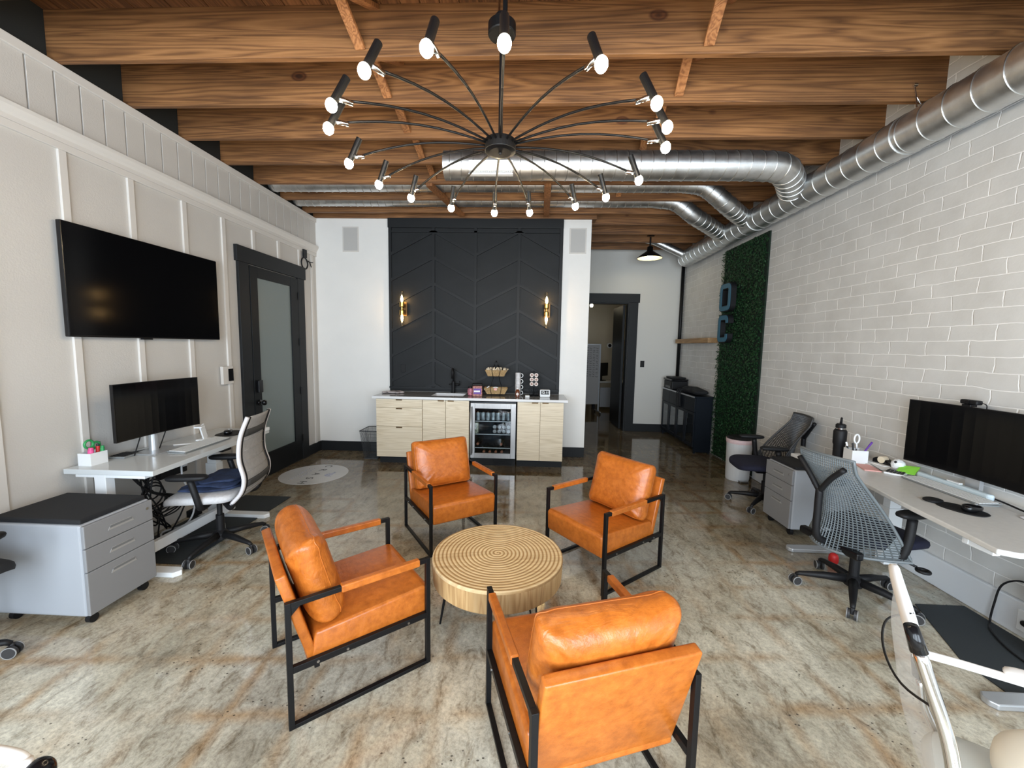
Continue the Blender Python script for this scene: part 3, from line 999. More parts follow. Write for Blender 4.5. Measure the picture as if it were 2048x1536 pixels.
for a in angs:
    a = PI / 2 - math.radians(a)      # compass bearing to mathematical angle
    d = Vector((math.cos(a), math.sin(a), 0))
    R = 0.735
    pts = [d * 0.06 + Vector((0, 0, 0.0))]
    for i in range(1, 9):
        s = i / 8
        pts.append(d * (0.06 + (R - 0.06) * s) + Vector((0, 0, 0.030 * math.sin(PI * s * 0.95) - 0.045 * s * s)))
    bm = BM(); tube(bm, pts, 0.0055, 8); arm = obj('arm', bm, 'black_metal', t, smooth=True)
    e = pts[-1]
    top = e + d * 0.0 + Vector((0, 0, 0.155))
    bm = BM(); tube(bm, [e - d * 0.03, e + d * 0.028], 0.010, 10); obj('arm_joint', bm, 'chrome', arm, smooth=True)
    c = e + d * 0.035
    tl = (Vector((0, 0, 1)) - d * 0.48).normalized()
    bm = BM(); tube(bm, [c - tl * 0.02, c + tl * 0.098], 0.0155, 18); obj('lamp_tube', bm, 'black_metal', arm)
    bm = BM(); sell(bm, (0, 0, 0), 0.022, 0.022, 0.026, 1.0, 1.0, 16, 12, Matrix.Translation(c - tl * 0.038)); obj('bulb', bm, 'bulb', arm, smooth=True)

# pendant lamp near the doorway
t = thing('pendant_lamp', 'black barn pendant lamp with lit cream inside, beside the far duct', 'pendant lamp', (1.98, 6.9, 3.085))
bm = BM(); lathe(bm, [(0.205, 0.0), (0.20, 0.012), (0.15, 0.055), (0.085, 0.10), (0.05, 0.125), (0.045, 0.19), (0.022, 0.20)], 36, cap0=False); obj('lamp_shade', bm, 'black_metal', t, smooth=True)
bm = BM(); lathe(bm, [(0.198, 0.004), (0.145, 0.048), (0.08, 0.092), (0.03, 0.10)], 36, cap0=False); obj('shade_lining', bm, 'cream_in', t, smooth=True)
bm = BM(); cyl(bm, (0, 0, 0.20), (0, 0, ZJ - 3.085 + 0.08), 0.014, 12); cyl(bm, (0, 0, 0.36), (0, 0, ZJ - 3.085 + 0.1), 0.06, 20); obj('stem', bm, 'black_metal', t)
bm = BM(); sell(bm, (0, 0, 0.035), 0.045, 0.045, 0.04, 1, 1, 18, 12); obj('bulb', bm, 'pbulb', t, smooth=True)

# ================================================================== KITCHENETTE
YC = 5.136
def cab(name, lb, x0, x1, top=0.882):
    t = thing(name, lb, 'cabinet', (0, 0, 0))
    bm = BM(); box(bm, x0, x1, YC + 0.022, YB - 0.02, 0.10, top); obj('body', bm, 'oak', t)
    bm = BM(); box(bm, x0 + (0.0 if x0 > -1.9 else 0.02), x1, YC + 0.075, YC + 0.095, 0.0, 0.10); obj('toe_kick', bm, 'charcoal2', t)
    return t
def front(t, name, x0, x1, z0, z1, hx, hw=0.04):
    bm = BM(); box(bm, x0 + 0.002, x1 - 0.002, YC, YC + 0.02, z0 + 0.002, z1 - 0.002); f = obj(name, bm, 'oak', t, bevel=0.0015)
    bm = BM(); box(bm, hx - hw, hx + hw, YC - 0.008, YC + 0.004, z1 - 0.018, z1 - 0.004); obj('handle', bm, 'bronze', f, bevel=0.001)
t = cab('drawer_cabinet', 'pale oak cabinet of three drawers at the left end of the counter', -1.992, -1.378)
for z0, z1 in ((0.762, 0.878), (0.512, 0.762), (0.10, 0.512)):
    front(t, 'drawer', -1.992, -1.378, z0, z1, -1.685)
t = cab('sink_cabinet', 'pale oak two-door cabinet under the sink', -1.374, -0.758, 0.72)
front(t, 'door', -1.374, -1.066, 0.10, 0.878, -1.13); front(t, 'door', -1.066, -0.758, 0.10, 0.878, -1.0)
t = cab('counter_cabinet', 'pale oak two-door cabinet right of the drinks fridge', -0.128, 0.472)
front(t, 'door', -0.128, 0.17, 0.10, 0.878, 0.10); front(t, 'door', 0.17, 0.472, 0.10, 0.878, 0.235)

t = thing('countertop', 'grey quartz countertop with white front edge', 'countertop', (0, 0, 0))
SX0, SX1, SY0, SY1 = -1.30, -0.86, 5.27, 5.60
bm = BM()
for a in ((-2.03, SX0, 5.113, YB - 0.036), (SX1, 0.518, 5.113, YB - 0.036), (SX0, SX1, 5.113, SY0), (SX0, SX1, SY1, YB - 0.036)):
    box(bm, a[0], a[1], a[2], a[3], 0.885, 0.915)
obj('slab', bm, 'quartz', t)
bm = BM(); box(bm, -2.034, 0.522, 5.105, 5.113, 0.883, 0.915); obj('front_edge', bm, 'quartz_edge', t, bevel=0.002)
t = thing('sink', 'white rectangular sink set in the grey countertop', 'sink', (0, 0, 0))
bm = BM()
box(bm, SX0 + 0.001, SX1 - 0.001, SY0 + 0.001, SY1 - 0.001, 0.73, 0.74)
box(bm, SX0 + 0.001, SX0 + 0.008, SY0 + 0.001, SY1 - 0.001, 0.74, 0.912); box(bm, SX1 - 0.008, SX1 - 0.001, SY0 + 0.001, SY1 - 0.001, 0.74, 0.912)
box(bm, SX0 + 0.008, SX1 - 0.008, SY0 + 0.001, SY0 + 0.008, 0.74, 0.912); box(bm, SX0 + 0.008, SX1 - 0.008, SY1 - 0.008, SY1 - 0.001, 0.74, 0.912)
obj('basin', bm, 'sink', t)
bm = BM(); lathe(bm, [(0.03, 0.0), (0.03, 0.004)], 20, (-1.08, 5.43, 0.74)); obj('drain', bm, 'chrome', t)
t = thing('faucet', 'black gooseneck faucet behind the white sink', 'faucet', (-1.065, 5.66, 0.915))
bm = BM(); lathe(bm, [(0.032, 0.0), (0.032, 0.008), (0.024, 0.012), (0.024, 0.16), (0.018, 0.165)], 20); obj('base', bm, 'black_matte', t)
bm = BM(); tube(bm, [(0, 0, 0.16), (0, 0, 0.30)] + arc((0, -0.045, 0.30), 0.045, 0, PI, 8, 'yz')[1:] + [(0, -0.09, 0.21)], 0.014, 12); obj('spout', bm, 'black_matte', t, smooth=True)
bm = BM(); tube(bm, [(0.02, 0, 0.115), (0.085, 0, 0.115)], 0.016, 12); tube(bm, [(0.085, 0, 0.115), (0.09, 0, 0.17)], 0.006, 8); tube(bm, [(-0.06, 0, 0.12), (-0.02, 0, 0.12)], 0.008, 8); obj('handle', bm, 'black_matte', t, smooth=True)

# drinks fridge
t = thing('drinks_fridge', 'stainless under-counter drinks fridge with glass door', 'fridge', (0, 0, 0))
FX0, FX1 = -0.742, -0.146
bm = BM()
box(bm, FX0, FX0 + 0.03, 5.20, 5.72, 0.11, 0.86); box(bm, FX1 - 0.03, FX1, 5.20, 5.72, 0.11, 0.86)
box(bm, FX0 + 0.03, FX1 - 0.03, 5.69, 5.72, 0.11, 0.86); box(bm, FX0 + 0.03, FX1 - 0.03, 5.20, 5.69, 0.83, 0.86); box(bm, FX0 + 0.03, FX1 - 0.03, 5.20, 5.69, 0.11, 0.14)
obj('body', bm, 'dark_in', t)
bm = BM()
box(bm, FX0, FX0 + 0.058, 5.155, 5.197, 0.112, 0.845); box(bm, FX1 - 0.066, FX1, 5.155, 5.197, 0.112, 0.845)
box(bm, FX0 + 0.058, FX1 - 0.066, 5.155, 5.197, 0.775, 0.845); box(bm, FX0 + 0.058, FX1 - 0.066, 5.155, 5.197, 0.112, 0.178)
d = obj('door', bm, 'steel', t, bevel=0.002)
bm = BM(); box(bm, FX0 + 0.058, FX1 - 0.066, 5.165, 5.172, 0.178, 0.775); obj('glass_pane', bm, 'fridge_glass', d)
bm = BM(); tube(bm, [(FX0 + 0.012, 5.12, 0.16), (FX0 + 0.012, 5.12, 0.80)], 0.011, 12); tube(bm, [(FX0 + 0.012, 5.12, 0.2), (FX0 + 0.012, 5.158, 0.2)], 0.007, 8); tube(bm, [(FX0 + 0.012, 5.12, 0.76), (FX0 + 0.012, 5.158, 0.76)], 0.007, 8); obj('handle', bm, 'silver', d, smooth=True)
bm = BM(); box(bm, FX0 + 0.0, FX1, 5.21, 5.60, 0.0, 0.105)
for i in range(7):
    box(bm, FX0 + 0.3, FX1 - 0.04, 5.203, 5.212, 0.014 + i * 0.012, 0.019 + i * 0.012)
obj('kick_vent', bm, 'black_metal', t)
for z in (0.60, 0.425, 0.242):
    bm = BM(); box(bm, FX0 + 0.031, FX1 - 0.031, 5.21, 5.68, z - 0.006, z - 0.001); sh = obj('shelf', bm, 'fridge_glass', t)
    bm = BM(); box(bm, FX0 + 0.031, FX1 - 0.031, 5.204, 5.21, z - 0.007, z + 0.002); obj('shelf_edge', bm, 'white_plastic', sh)
def can(lb, x, y, z, r=0.03, h=0.12, m='can', grp='drink cans on the top fridge shelf', rz=0):
    t = thing('drink_can', lb, 'can', (x, y, z), rz, grp)
    bm = BM(); lathe(bm, [(r * .8, 0.0), (r, 0.008), (r, h - 0.014)], 18); obj('can_body', bm, m, t, smooth=False)
    bm = BM(); lathe(bm, [(r, h - 0.014), (r * .82, h), (r * .76, h - 0.003)], 18); obj('can_lid', bm, 'chrome', t)
    return t
pc = can('drink can on the top shelf of the fridge', -0.655, 5.28, 0.60)
for i in range(1, 7):
    dup(pc, (-0.655 + i * 0.068, 5.28 + 0.012 * (i % 2), 0.60), i * 1.1)
pk = None
for j in range(2):
    for i in range(4):
        if pk is None:
            pk = thing('drink_can', 'small dark can lying on the second fridge shelf, end facing out', 'can', (-0.43, 5.26, 0.455), 0, 'cans lying on the second fridge shelf')
            bm = BM(); tube(bm, [(0, 0, 0), (0, 0.12, 0)], 0.029, 18); obj('can_body', bm, 'dark_in', pk)
            bm = BM(); tube(bm, [(0, -0.003, 0), (0, 0.004, 0)], 0.024, 18); obj('can_lid', bm, 'steel', pk)
        else:
            dup(pk, (-0.43 + i * 0.062 + 0.0 * j, 5.26, 0.455 + j * 0.06), 0)
tag(obj('snack_carton', (lambda b: (box(b, -0.69, -0.65, 5.24, 5.34, 0.425, 0.57), b)[1])(BM()), mat('patterned_carton', (0.45, 0.45, 0.33), 0.6, var=0.8, vs=40)), 'tall patterned carton at the left of the second fridge shelf', 'carton')
pb = None
for x in (-0.655, -0.34):
    if pb is None:
        pb = thing('lying_bottle', 'dark bottle with pink top lying at the left of the third fridge shelf', 'bottle', (x, 5.24, 0.282), 0, 'bottles on the third fridge shelf')
        bm = BM(); tube(bm, [(0, 0.03, 0), (0, 0.10, 0), (0, 0.16, 0), (0, 0.38, 0)], [0.014, 0.016, 0.037, 0.037], 18); obj('bottle_body', bm, 'winebottle', pb, smooth=True)
        bm = BM(); tube(bm, [(0, -0.002, 0), (0, 0.045, 0)], 0.017, 14); obj('bottle_top', bm, 'cork', pb)
    else:
        dup(pb, (x, 5.24, 0.282), 0, 'dark bottle with pink top lying at the right of the third fridge shelf')
pb2 = None
for i in range(4):
    x = -0.57 + i * 0.08
    lbs = ['red-topped bottle end at the left of the bottom fridge shelf', 'second red-topped bottle end from the left on the bottom fridge shelf', 'third red-topped bottle end from the left on the bottom fridge shelf', 'pale bottle end at the right of the bottom fridge shelf']
    q = dup(pb, (x, 5.24, 0.178), 0, lbs[i])
    q['group'] = 'bottles on the bottom fridge shelf'

# things on the counter
t = thing('clear_package', 'crinkled clear wrapper lying at the left end of the counter', 'package', (-1.89, 5.48, 0.915))
bm = BM(); 
for i in range(9):
    a = random.uniform(0, PI)
    sell(bm, (random.uniform(-0.1, 0.14), random.uniform(-0.05, 0.06), 0.015), 0.07, 0.03, 0.013, 0.6, 0.8, 10, 6, None, (lambda v, a=a: Matrix.Rotation(a, 3, 'Z') @ v))
obj('wrapper', bm, mat('clear_film', (0.45, 0.40, 0.40), 0.15), t, smooth=False)

t = thing('snack_jar', 'square snack jar with purple label and black lid on the counter', 'jar', (-0.675, 5.32, 0.915), 0.12)
bm = BM(); box(bm, -0.065, 0.065, -0.05, 0.05, 0.0, 0.145); obj('jar_body', bm, 'snack', t, bevel=0.012, seg=3)
bm = BM(); box(bm, -0.068, 0.068, -0.053, 0.053, 0.146, 0.175); obj('lid', bm, 'black_matte', t, bevel=0.012, seg=3)
bm = BM(); box(bm, -0.05, 0.05, -0.052, -0.0505, 0.035, 0.11); obj('jar_label', bm, 'purple', t)
bm = BM(); box(bm, -0.045, 0.035, -0.0532, -0.0522, 0.062, 0.084); obj('label_stripe', bm, 'paper', t)
t = thing('treat_bag', 'small bag of pink treats left of the snack jar', 'bag', (-0.775, 5.36, 0.915))
bm = BM(); sell(bm, (0, 0, 0.055), 0.038, 0.03, 0.055, 0.6, 0.7, 18, 10); obj('bag_body', bm, mat('pink_treats', (0.42, 0.14, 0.18), 0.5, var=0.9, vs=50), t, smooth=True)
bm = BM(); lathe(bm, [(0.03, 0.105), (0.03, 0.125)], 14); obj('bag_tie', bm, 'black_matte', t)

t = thing('basket_stand', 'black wire stand holding two straw baskets on the counter', 'basket stand', (-0.44, 5.50, 0.915), 0.05)
def trough(bm, z0, hw, hh):
    a, b = hw * 0.74, hw
    o = [(-b, -0.085, z0 + hh), (b, -0.085, z0 + hh), (b, 0.085, z0 + hh), (-b, 0.085, z0 + hh)]
    i_ = [(-a, -0.055, z0), (a, -0.055, z0), (a, 0.055, z0), (-a, 0.055, z0)]
    O = [bm.verts.new(p) for p in o]; I = [bm.verts.new(p) for p in i_]
    O2 = [bm.verts.new((p[0] * 0.95, p[1] * 0.9, p[2])) for p in o]; I2 = [bm.verts.new((p[0] * 0.95, p[1] * 0.88, p[2] + 0.008)) for p in i_]
    bm.faces.new(I[::-1]); bm.faces.new(I2)
    for k in range(4):
        q = (k + 1) % 4
        bm.faces.new((I[k], I[q], O[q], O[k])); bm.faces.new((O2[k], O2[q], I2[q], I2[k])); bm.faces.new((O[k], O[q], O2[q], O2[k]))
bm = BM(); trough(bm, 0.265, 0.15, 0.085); obj('basket', bm, 'basket', t)
bm = BM(); trough(bm, 0.02, 0.165, 0.085); obj('basket', bm, 'basket', t)
bm = BM()
for s in (-1, 1):
    for yy in (-0.088, 0.088):
        tube(bm, smooth_path([(s * 0.055, yy, 0.0), (s * 0.075, yy * 1.02, 0.11), (s * 0.05, yy * 0.8, 0.20), (s * 0.04, yy * 0.72, 0.26), (s * 0.055, yy * 1.03, 0.355), (s * 0.02, yy * 0.3, 0.42)], 4), 0.004, 6)
tube(bm, arc((0, 0, 0.43), 0.028, 0, 2 * PI, 14, 'xz')[:-1], 0.005, 6, closed=True)
box(bm, -0.012, 0.012, -0.004, 0.004, 0.45, 0.475)
obj('wire_frame', bm, 'black_metal', t, smooth=True)
bm = BM()
for i in range(34):
    x = random.uniform(-0.12, 0.13); a = random.uniform(-0.9, 0.9)
    beam(bm, (x, random.uniform(-0.06, 0.05), 0.31), (x + math.sin(a) * 0.07, random.uniform(-0.07, 0.05), 0.31 + abs(math.cos(a)) * 0.075), 0.016, 0.003, (0, 1, 0))
o = tag(obj('sweetener_sachets', bm, mat('sachet_paper', (0.66, 0.55, 0.40), 0.6, var=0.5, vs=30)), 'heap of paper sachets in the upper straw basket', 'sachets', kind='stuff')
o.location = (-0.44, 5.50, 0.915)
t = thing('creamer_cup', 'white round creamer cup in the lower straw basket', 'cup', (-0.44, 5.45, 1.006))
bm = BM(); sell(bm, (0, 0, 0.0), 0.045, 0.03, 0.03, 0.9, 0.9, 18, 10); obj('cup_body', bm, 'paper', t, smooth=True)
bm = BM(); tube(bm, [(0.0, -0.030, 0.0), (0.0, -0.034, 0.0)], 0.02, 14); obj('cup_logo', bm, 'pinkpad', t)
t = tag(obj('stir_stick_packet', (lambda b: (beam(b, (-0.60, 5.46, 0.99), (-0.53, 5.47, 1.04), 0.03, 0.01), b)[1])(BM()), 'paper'), 'pale striped packet sticking out of the lower straw basket', 'packet')

pm = None
for i in range(4):
    lb = ['lowest white mug of the stack on the counter', 'second mug from the bottom of the counter stack', 'third mug from the bottom of the counter stack', 'topmost white mug of the stack on the counter'][i]
    if pm is None:
        pm = thing('mug', lb, 'mug', (-0.135, 5.48, 0.915), 0, 'stacked mugs on the counter')
        bm = BM(); lathe(bm, [(0.034, 0.0), (0.037, 0.006), (0.037, 0.079), (0.033, 0.079), (0.033, 0.01)], 24); obj('mug_body', bm, 'mug', pm, smooth=False)
        bm = BM(); tube(bm, arc((0.042, 0, 0.041), 0.026, -PI / 2 * 1.05, PI / 2 * 1.05, 12, 'xz'), 0.0055, 8); obj('handle', bm, 'white_plastic', pm, smooth=True)
    else:
        dup(pm, (-0.135, 5.48, 0.915 + i * 0.0795), 0.06 * i - 0.05, lb)
t = thing('syrup_bottle', 'amber syrup bottle with white cap in front of the mugs', 'bottle', (-0.135, 5.34, 0.915))
bm = BM(); lathe(bm, [(0.026, 0), (0.029, 0.006), (0.029, 0.075), (0.02, 0.095), (0.014, 0.105)], 20); obj('bottle_body', bm, 'amber', t, smooth=False)
bm = BM(); lathe(bm, [(0.017, 0.105), (0.017, 0.128)], 16); obj('cap', bm, 'paper', t)
bm = BM(); tube(bm, [(0, -0.0285, 0.042), (0, -0.0305, 0.042)], 0.018, 16); obj('bottle_label', bm, 'pod_rim', t)
t = thing('pod_carousel', 'black wire carousel holding coffee pods beside the clock', 'pod holder', (0.085, 5.52, 0.915))
bm = BM(); lathe(bm, [(0.075, 0.0), (0.078, 0.012), (0.02, 0.016)], 28); tube(bm, [(0, 0.02, 0.012), (0, 0.02, 0.345)], 0.006, 8)
for i in range(5):
    x = -0.06 + 0.03 * i
    tube(bm, smooth_path([(x, -0.05, 0.015), (x + 0.012, -0.055, 0.05), (x - 0.008, -0.052, 0.085), (x + 0.006, -0.05, 0.115)], 3), 0.003, 6)
for j in range(3):
    for s in (-1, 1):
        tube(bm, [Vector(p) for p in arc((s * 0.031, -0.02, 0.165 + j * 0.062), 0.030, 0, 2 * PI, 16, 'xz')[:-1]], 0.003, 6, closed=True)
box(bm, -0.05, 0.05, -0.012, 0.02, 0.13, 0.32)
obj('carousel_frame', bm, 'black_metal', t)
for j in range(3):
    for s in (-1, 1):
        bm = BM(); tube(bm, [(s * 0.031, -0.014, 0.165 + j * 0.062), (s * 0.031, -0.032, 0.165 + j * 0.062)], 0.027, 18); p = obj('coffee_pod', bm, 'pod_rim', t)
        bm = BM(); tube(bm, [(s * 0.031, -0.032, 0.165 + j * 0.062), (s * 0.031, -0.0335, 0.165 + j * 0.062)], 0.016, 16); obj('pod_lid', bm, 'pod', p)
t = thing('digital_clock', 'white digital clock with black face at the right end of the counter', 'clock', (0.235, 5.42, 0.915), 0.05)
bm = BM(); prism(bm, [(-0.062, 0), (0.062, 0), (0.068, 0.012), (0.068, 0.092), (0.062, 0.1), (-0.062, 0.1), (-0.068, 0.092), (-0.068, 0.012)], -0.03, 0.03, Matrix(((1, 0, 0, 0), (0, 0, 1, 0), (0, 1, 0, 0), (0, 0, 0, 1)))); obj('clock_case', bm, 'white_plastic', t, bevel=0.004)
bm = BM(); box(bm, -0.054, 0.054, -0.0335, -0.03, 0.036, 0.088); obj('clock_face', bm, 'screen', t)
text('clock_digits', '12:11', 0.046, 'digit', t, TR((0, -0.0345, 0.062), rx=PI / 2))
t = tag(obj('small_saucer', (lambda b: (lathe(b, [(0.02, 0.0), (0.034, 0.01), (0.03, 0.01), (0.018, 0.003)], 18, (-0.245, 5.30, 0.915)), b)[1])(BM()), 'glass', smooth=True), 'tiny clear dish on the counter below the straw baskets', 'dish')
t = tag(obj('sugar_packet_box', (lambda b: (box(b, -0.03, -0.03 + 0.058, 5.32, 5.36, 0.915, 0.94), b)[1])(BM()), 'paper', bevel=0.003), 'small white box between the syrup bottle and pod carousel', 'box')

# mesh waste basket left of the counter
t = thing('waste_basket', 'dark wire mesh waste basket left of the oak drawers', 'waste basket', (-2.155, 5.46, 0))
bm = BM()
def rect_ring(z, a, b): return [(-a, -b, z), (a, -b, z), (a, b, z), (-a, b, z)]
R0, R1 = rect_ring(0.012, 0.095, 0.115), rect_ring(0.40, 0.135, 0.16)
for k in range(4):
    q = (k + 1) % 4
    for i in range(15):
        s = i / 14
        a = Vector(R0[k]).lerp(Vector(R0[q]), s); b = Vector(R1[k]).lerp(Vector(R1[q]), s)
        beam(bm, a, b, 0.0022, 0.0022)
    for i in range(24):
        s = i / 23
        a = Vector(R0[k]).lerp(Vector(R1[k]), s); b = Vector(R0[q]).lerp(Vector(R1[q]), s)
        beam(bm, a, b, 0.0022, 0.0022)
obj('mesh_wall', bm, 'wire', t)
bm = BM(); tube(bm, R1, 0.006, 8, closed=True); obj('rim', bm, 'wire', t, smooth=True)
bm = BM(); box(bm, -0.095, 0.095, -0.115, 0.115, 0.0, 0.012); obj('basket_base', bm, 'wire', t)

# round floor decal by the door
t = thing('floor_decal', 'round white floor decal reading CRASH near the black door', 'decal', (-2.575, 4.645, 0.0))
bm = BM(); lathe(bm, [(0.385, 0.0), (0.385, 0.0015)], 64); obj('decal_disc', bm, 'decal', t)
text('decal_lettering', 'C', 0.12, 'ink', t, TR((0.02, 0.315, 0.002), rz=-PI / 2), 0.0005)
text('decal_lettering', 'R', 0.12, 'ink', t, TR((0.02, 0.16, 0.002), rz=-PI / 2), 0.0005)
text('decal_lettering', 'A', 0.12, 'ink', t, TR((0.02, 0.0, 0.002), rz=-PI / 2), 0.0005)
text('decal_lettering', 'S', 0.12, 'ink', t, TR((0.02, -0.155, 0.002), rz=-PI / 2), 0.0005)
text('decal_lettering', 'H', 0.12, 'ink', t, TR((0.02, -0.31, 0.002), rz=-PI / 2), 0.0005)
bm = BM()
random.seed(3)
for row, (xx, nn) in enumerate(((-0.10, 9), (-0.17, 11))):
    for i in range(nn):
        y = 0.20 - i * 0.042
        tube(bm, [(xx + random.uniform(-.012, .012), y, 0.002), (xx + random.uniform(-.012, .012), y - 0.024, 0.002)], 0.003, 5)
for i in range(6):
    p = [(0.20 + random.uniform(-.05, .05), -0.02 + i * 0.03 - 0.06, 0.002), (0.15 + random.uniform(-.04, .06), 0.0 + i * 0.03 - 0.06, 0.002), (0.23, 0.04 + i * 0.02 - 0.06, 0.002)]
    tube(bm, smooth_path(p, 4), 0.0028, 5)
obj('decal_drawing', bm, 'ink_blue', t)

# ================================================================== LOUNGE
def armchair(lb, loc, rz):
    t = thing('armchair', lb, 'armchair', loc, rz, 'tan leather armchairs around the round table')
    W, Dp, H, a = 0.278, 0.315, 0.552, 0.022
    for s in (-1, 1):
        bm = BM()
        x = s * W
        box(bm, x - a / 2, x + a / 2, Dp - a, Dp, 0, H); box(bm, x - a / 2, x + a / 2, -Dp, -Dp + a, 0, H)
        box(bm, x - a / 2, x + a / 2, -Dp + a, Dp - a, 0, a * 0.8); box(bm, x - a / 2, x + a / 2, -Dp + a, Dp - a, H - a, H)
        box(bm, x - a / 2, x + a / 2, -Dp + a, Dp - a, 0.245, 0.245 + 0.028)
        prism(bm, [(-Dp + a, H - a), (-Dp + a + 0.035, H - a), (-Dp + a, H - a - 0.035)], x - a / 2 + 0.003, x + a / 2 - 0.003, Matrix(((0, 0, 1, 0), (1, 0, 0, 0), (0, 1, 0, 0), (0, 0, 0, 1))))
        fr = obj('side_frame', bm, 'black_metal', t, bevel=0.0015)
        bm = BM()
        for yy in (-0.2, -0.08, 0.2):
            tube(bm, [(x + s * a / 2, yy, 0.258), (x + s * (a / 2 + 0.004), yy, 0.258)], 0.006, 8)
        obj('bolt', bm, 'steel', fr)
        bm = BM(); box(bm, x - a / 2 - 0.005, x + a / 2 + 0.005, -0.10, Dp - 0.055, H - a - 0.006, H + 0.006); obj('arm_wrap', bm, 'leather', t, bevel=0.006, seg=3)
    bm = BM(); box(bm, -W + a / 2, W - a / 2, 0.24, 0.26, 0.235, 0.25); box(bm, -W + a / 2, W - a / 2, -0.21, -0.19, 0.215, 0.23); obj('cross_bar', bm, 'black_metal', t)
    # seat
    bm = BM()
    prism(bm, [(-0.235, 0.225), (0.318, 0.245), (0.325, 0.385), (0.30, 0.40), (-0.20, 0.372)], -W + a / 2 + 0.002, W - a / 2 - 0.002, Matrix(((0, 0, 1, 0), (1, 0, 0, 0), (0, 1, 0, 0), (0, 0, 0, 1))))
    obj('seat', bm, 'leather', t, bevel=0.016, seg=4, smooth=True)
    # raked back panel
    bm = BM()
    prism(bm, [(-0.185, 0.235), (-0.222, 0.225), (-0.345, 0.655), (-0.305, 0.665)], -W + a / 2 + 0.004, W - a / 2 - 0.004, Matrix(((0, 0, 1, 0), (1, 0, 0, 0), (0, 1, 0, 0), (0, 0, 0, 1))))
    obj('back_panel', bm, 'leather', t, bevel=0.008, seg=3, smooth=True)
    # loose back cushion: a stuffed pillow
    T = TR((0, -0.178, 0.572), rx=0.27)
    def front(q, ex):
        return math.copysign(abs(math.cos(q)) ** ex, math.cos(q)), math.copysign(abs(math.sin(q)) ** ex, math.sin(q))
    NQ, NR = 64, 12
    def cpt(q, rho, sgn):
        cx, cz = front(q, 0.24)
        th = 0.088 * max(0.0, 1 - rho ** 5) ** 0.5
        wob = 0.0035 * math.sin(9 * q + 5 * rho) * rho ** 3
        return Vector((0.258 * cx * rho * (1 - 0.02 * math.cos(4 * q)), sgn * th + wob, 0.205 * cz * rho * (1 - 0.03 * math.cos(4 * q))))
    bm = BM()
    rows = []
    rl = [1 - (1 - i / NR) ** 2.2 for i in range(1, NR + 1)]
    for sgn, seq in ((1, rl), (-1, rl[:-1][::-1])):
        for rho in seq:
            rows.append([bm.verts.new(T @ cpt(2 * PI * i / NQ, rho, sgn)) for i in range(NQ)])
    va, vb = bm.verts.new(T @ Vector((0, 0.088, 0))), bm.verts.new(T @ Vector((0, -0.088, 0)))
    for A, B in zip(rows, rows[1:]):
        for i in range(NQ):
            bm.faces.new((A[i], A[(i + 1) % NQ], B[(i + 1) % NQ], B[i]))
    for i in range(NQ):
        bm.faces.new((rows[0][(i + 1) % NQ], rows[0][i], va)); bm.faces.new((rows[-1][i], rows[-1][(i + 1) % NQ], vb))
    cu = obj('back_cushion', bm, 'leather_soft', t, smooth=True)
    bm = BM(); tube(bm, [T @ cpt(2 * PI * i / 64, 0.955, 1) for i in range(64)], 0.0026, 6, closed=True); obj('piping', bm, 'leather', cu, smooth=True)
    return t
FA = lambda deg: math.radians(deg - 90)
a0 = armchair('tan leather armchair on the left, seen from its side', (-0.887, 1.885, 0), FA(39.3))
dup(a0, (-0.645, 3.262, 0), FA(-55.5), 'tan leather armchair in front of the oak cabinets')
dup(a0, (0.583, 2.869, 0), FA(-142.0), 'tan leather armchair on the right, angled toward the camera')
dup(a0, (0.212, 1.433, 0), FA(107.7), 'tan leather armchair nearest the camera, seen from behind')

t = thing('coffee_table', 'round tree-slice coffee table with carved rings and black hairpin legs', 'coffee table', (-0.152, 2.213, 0), 0.2)
bm = BM(); lathe(bm, [(0.362, 0.272), (0.37, 0.28), (0.375, 0.385)], 96, cap1=False); obj('table_side', bm, 'slab', t, smooth=False)
bm = BM(); lathe(bm, [(0.375, 0.385), (0.374, 0.396), (0.368, 0.40), (0.02, 0.40)], 96, cap0=False); obj('tabletop', bm, 'rings', t, smooth=False)
for k in range(3):
    q = 2 * PI * k / 3 + PI + 0.05
    bm = BM()
    dd = Vector((math.cos(q), math.sin(q), 0)); ss = Vector((-dd.y, dd.x, 0))
    tube(bm, [dd * 0.285 + ss * 0.03 + Vector((0, 0, 0.272)), dd * 0.33 + Vector((0, 0, 0.006)), dd * 0.285 - ss * 0.03 + Vector((0, 0, 0.272))], 0.0055, 8)
    obj('leg', bm, 'black_metal', t)

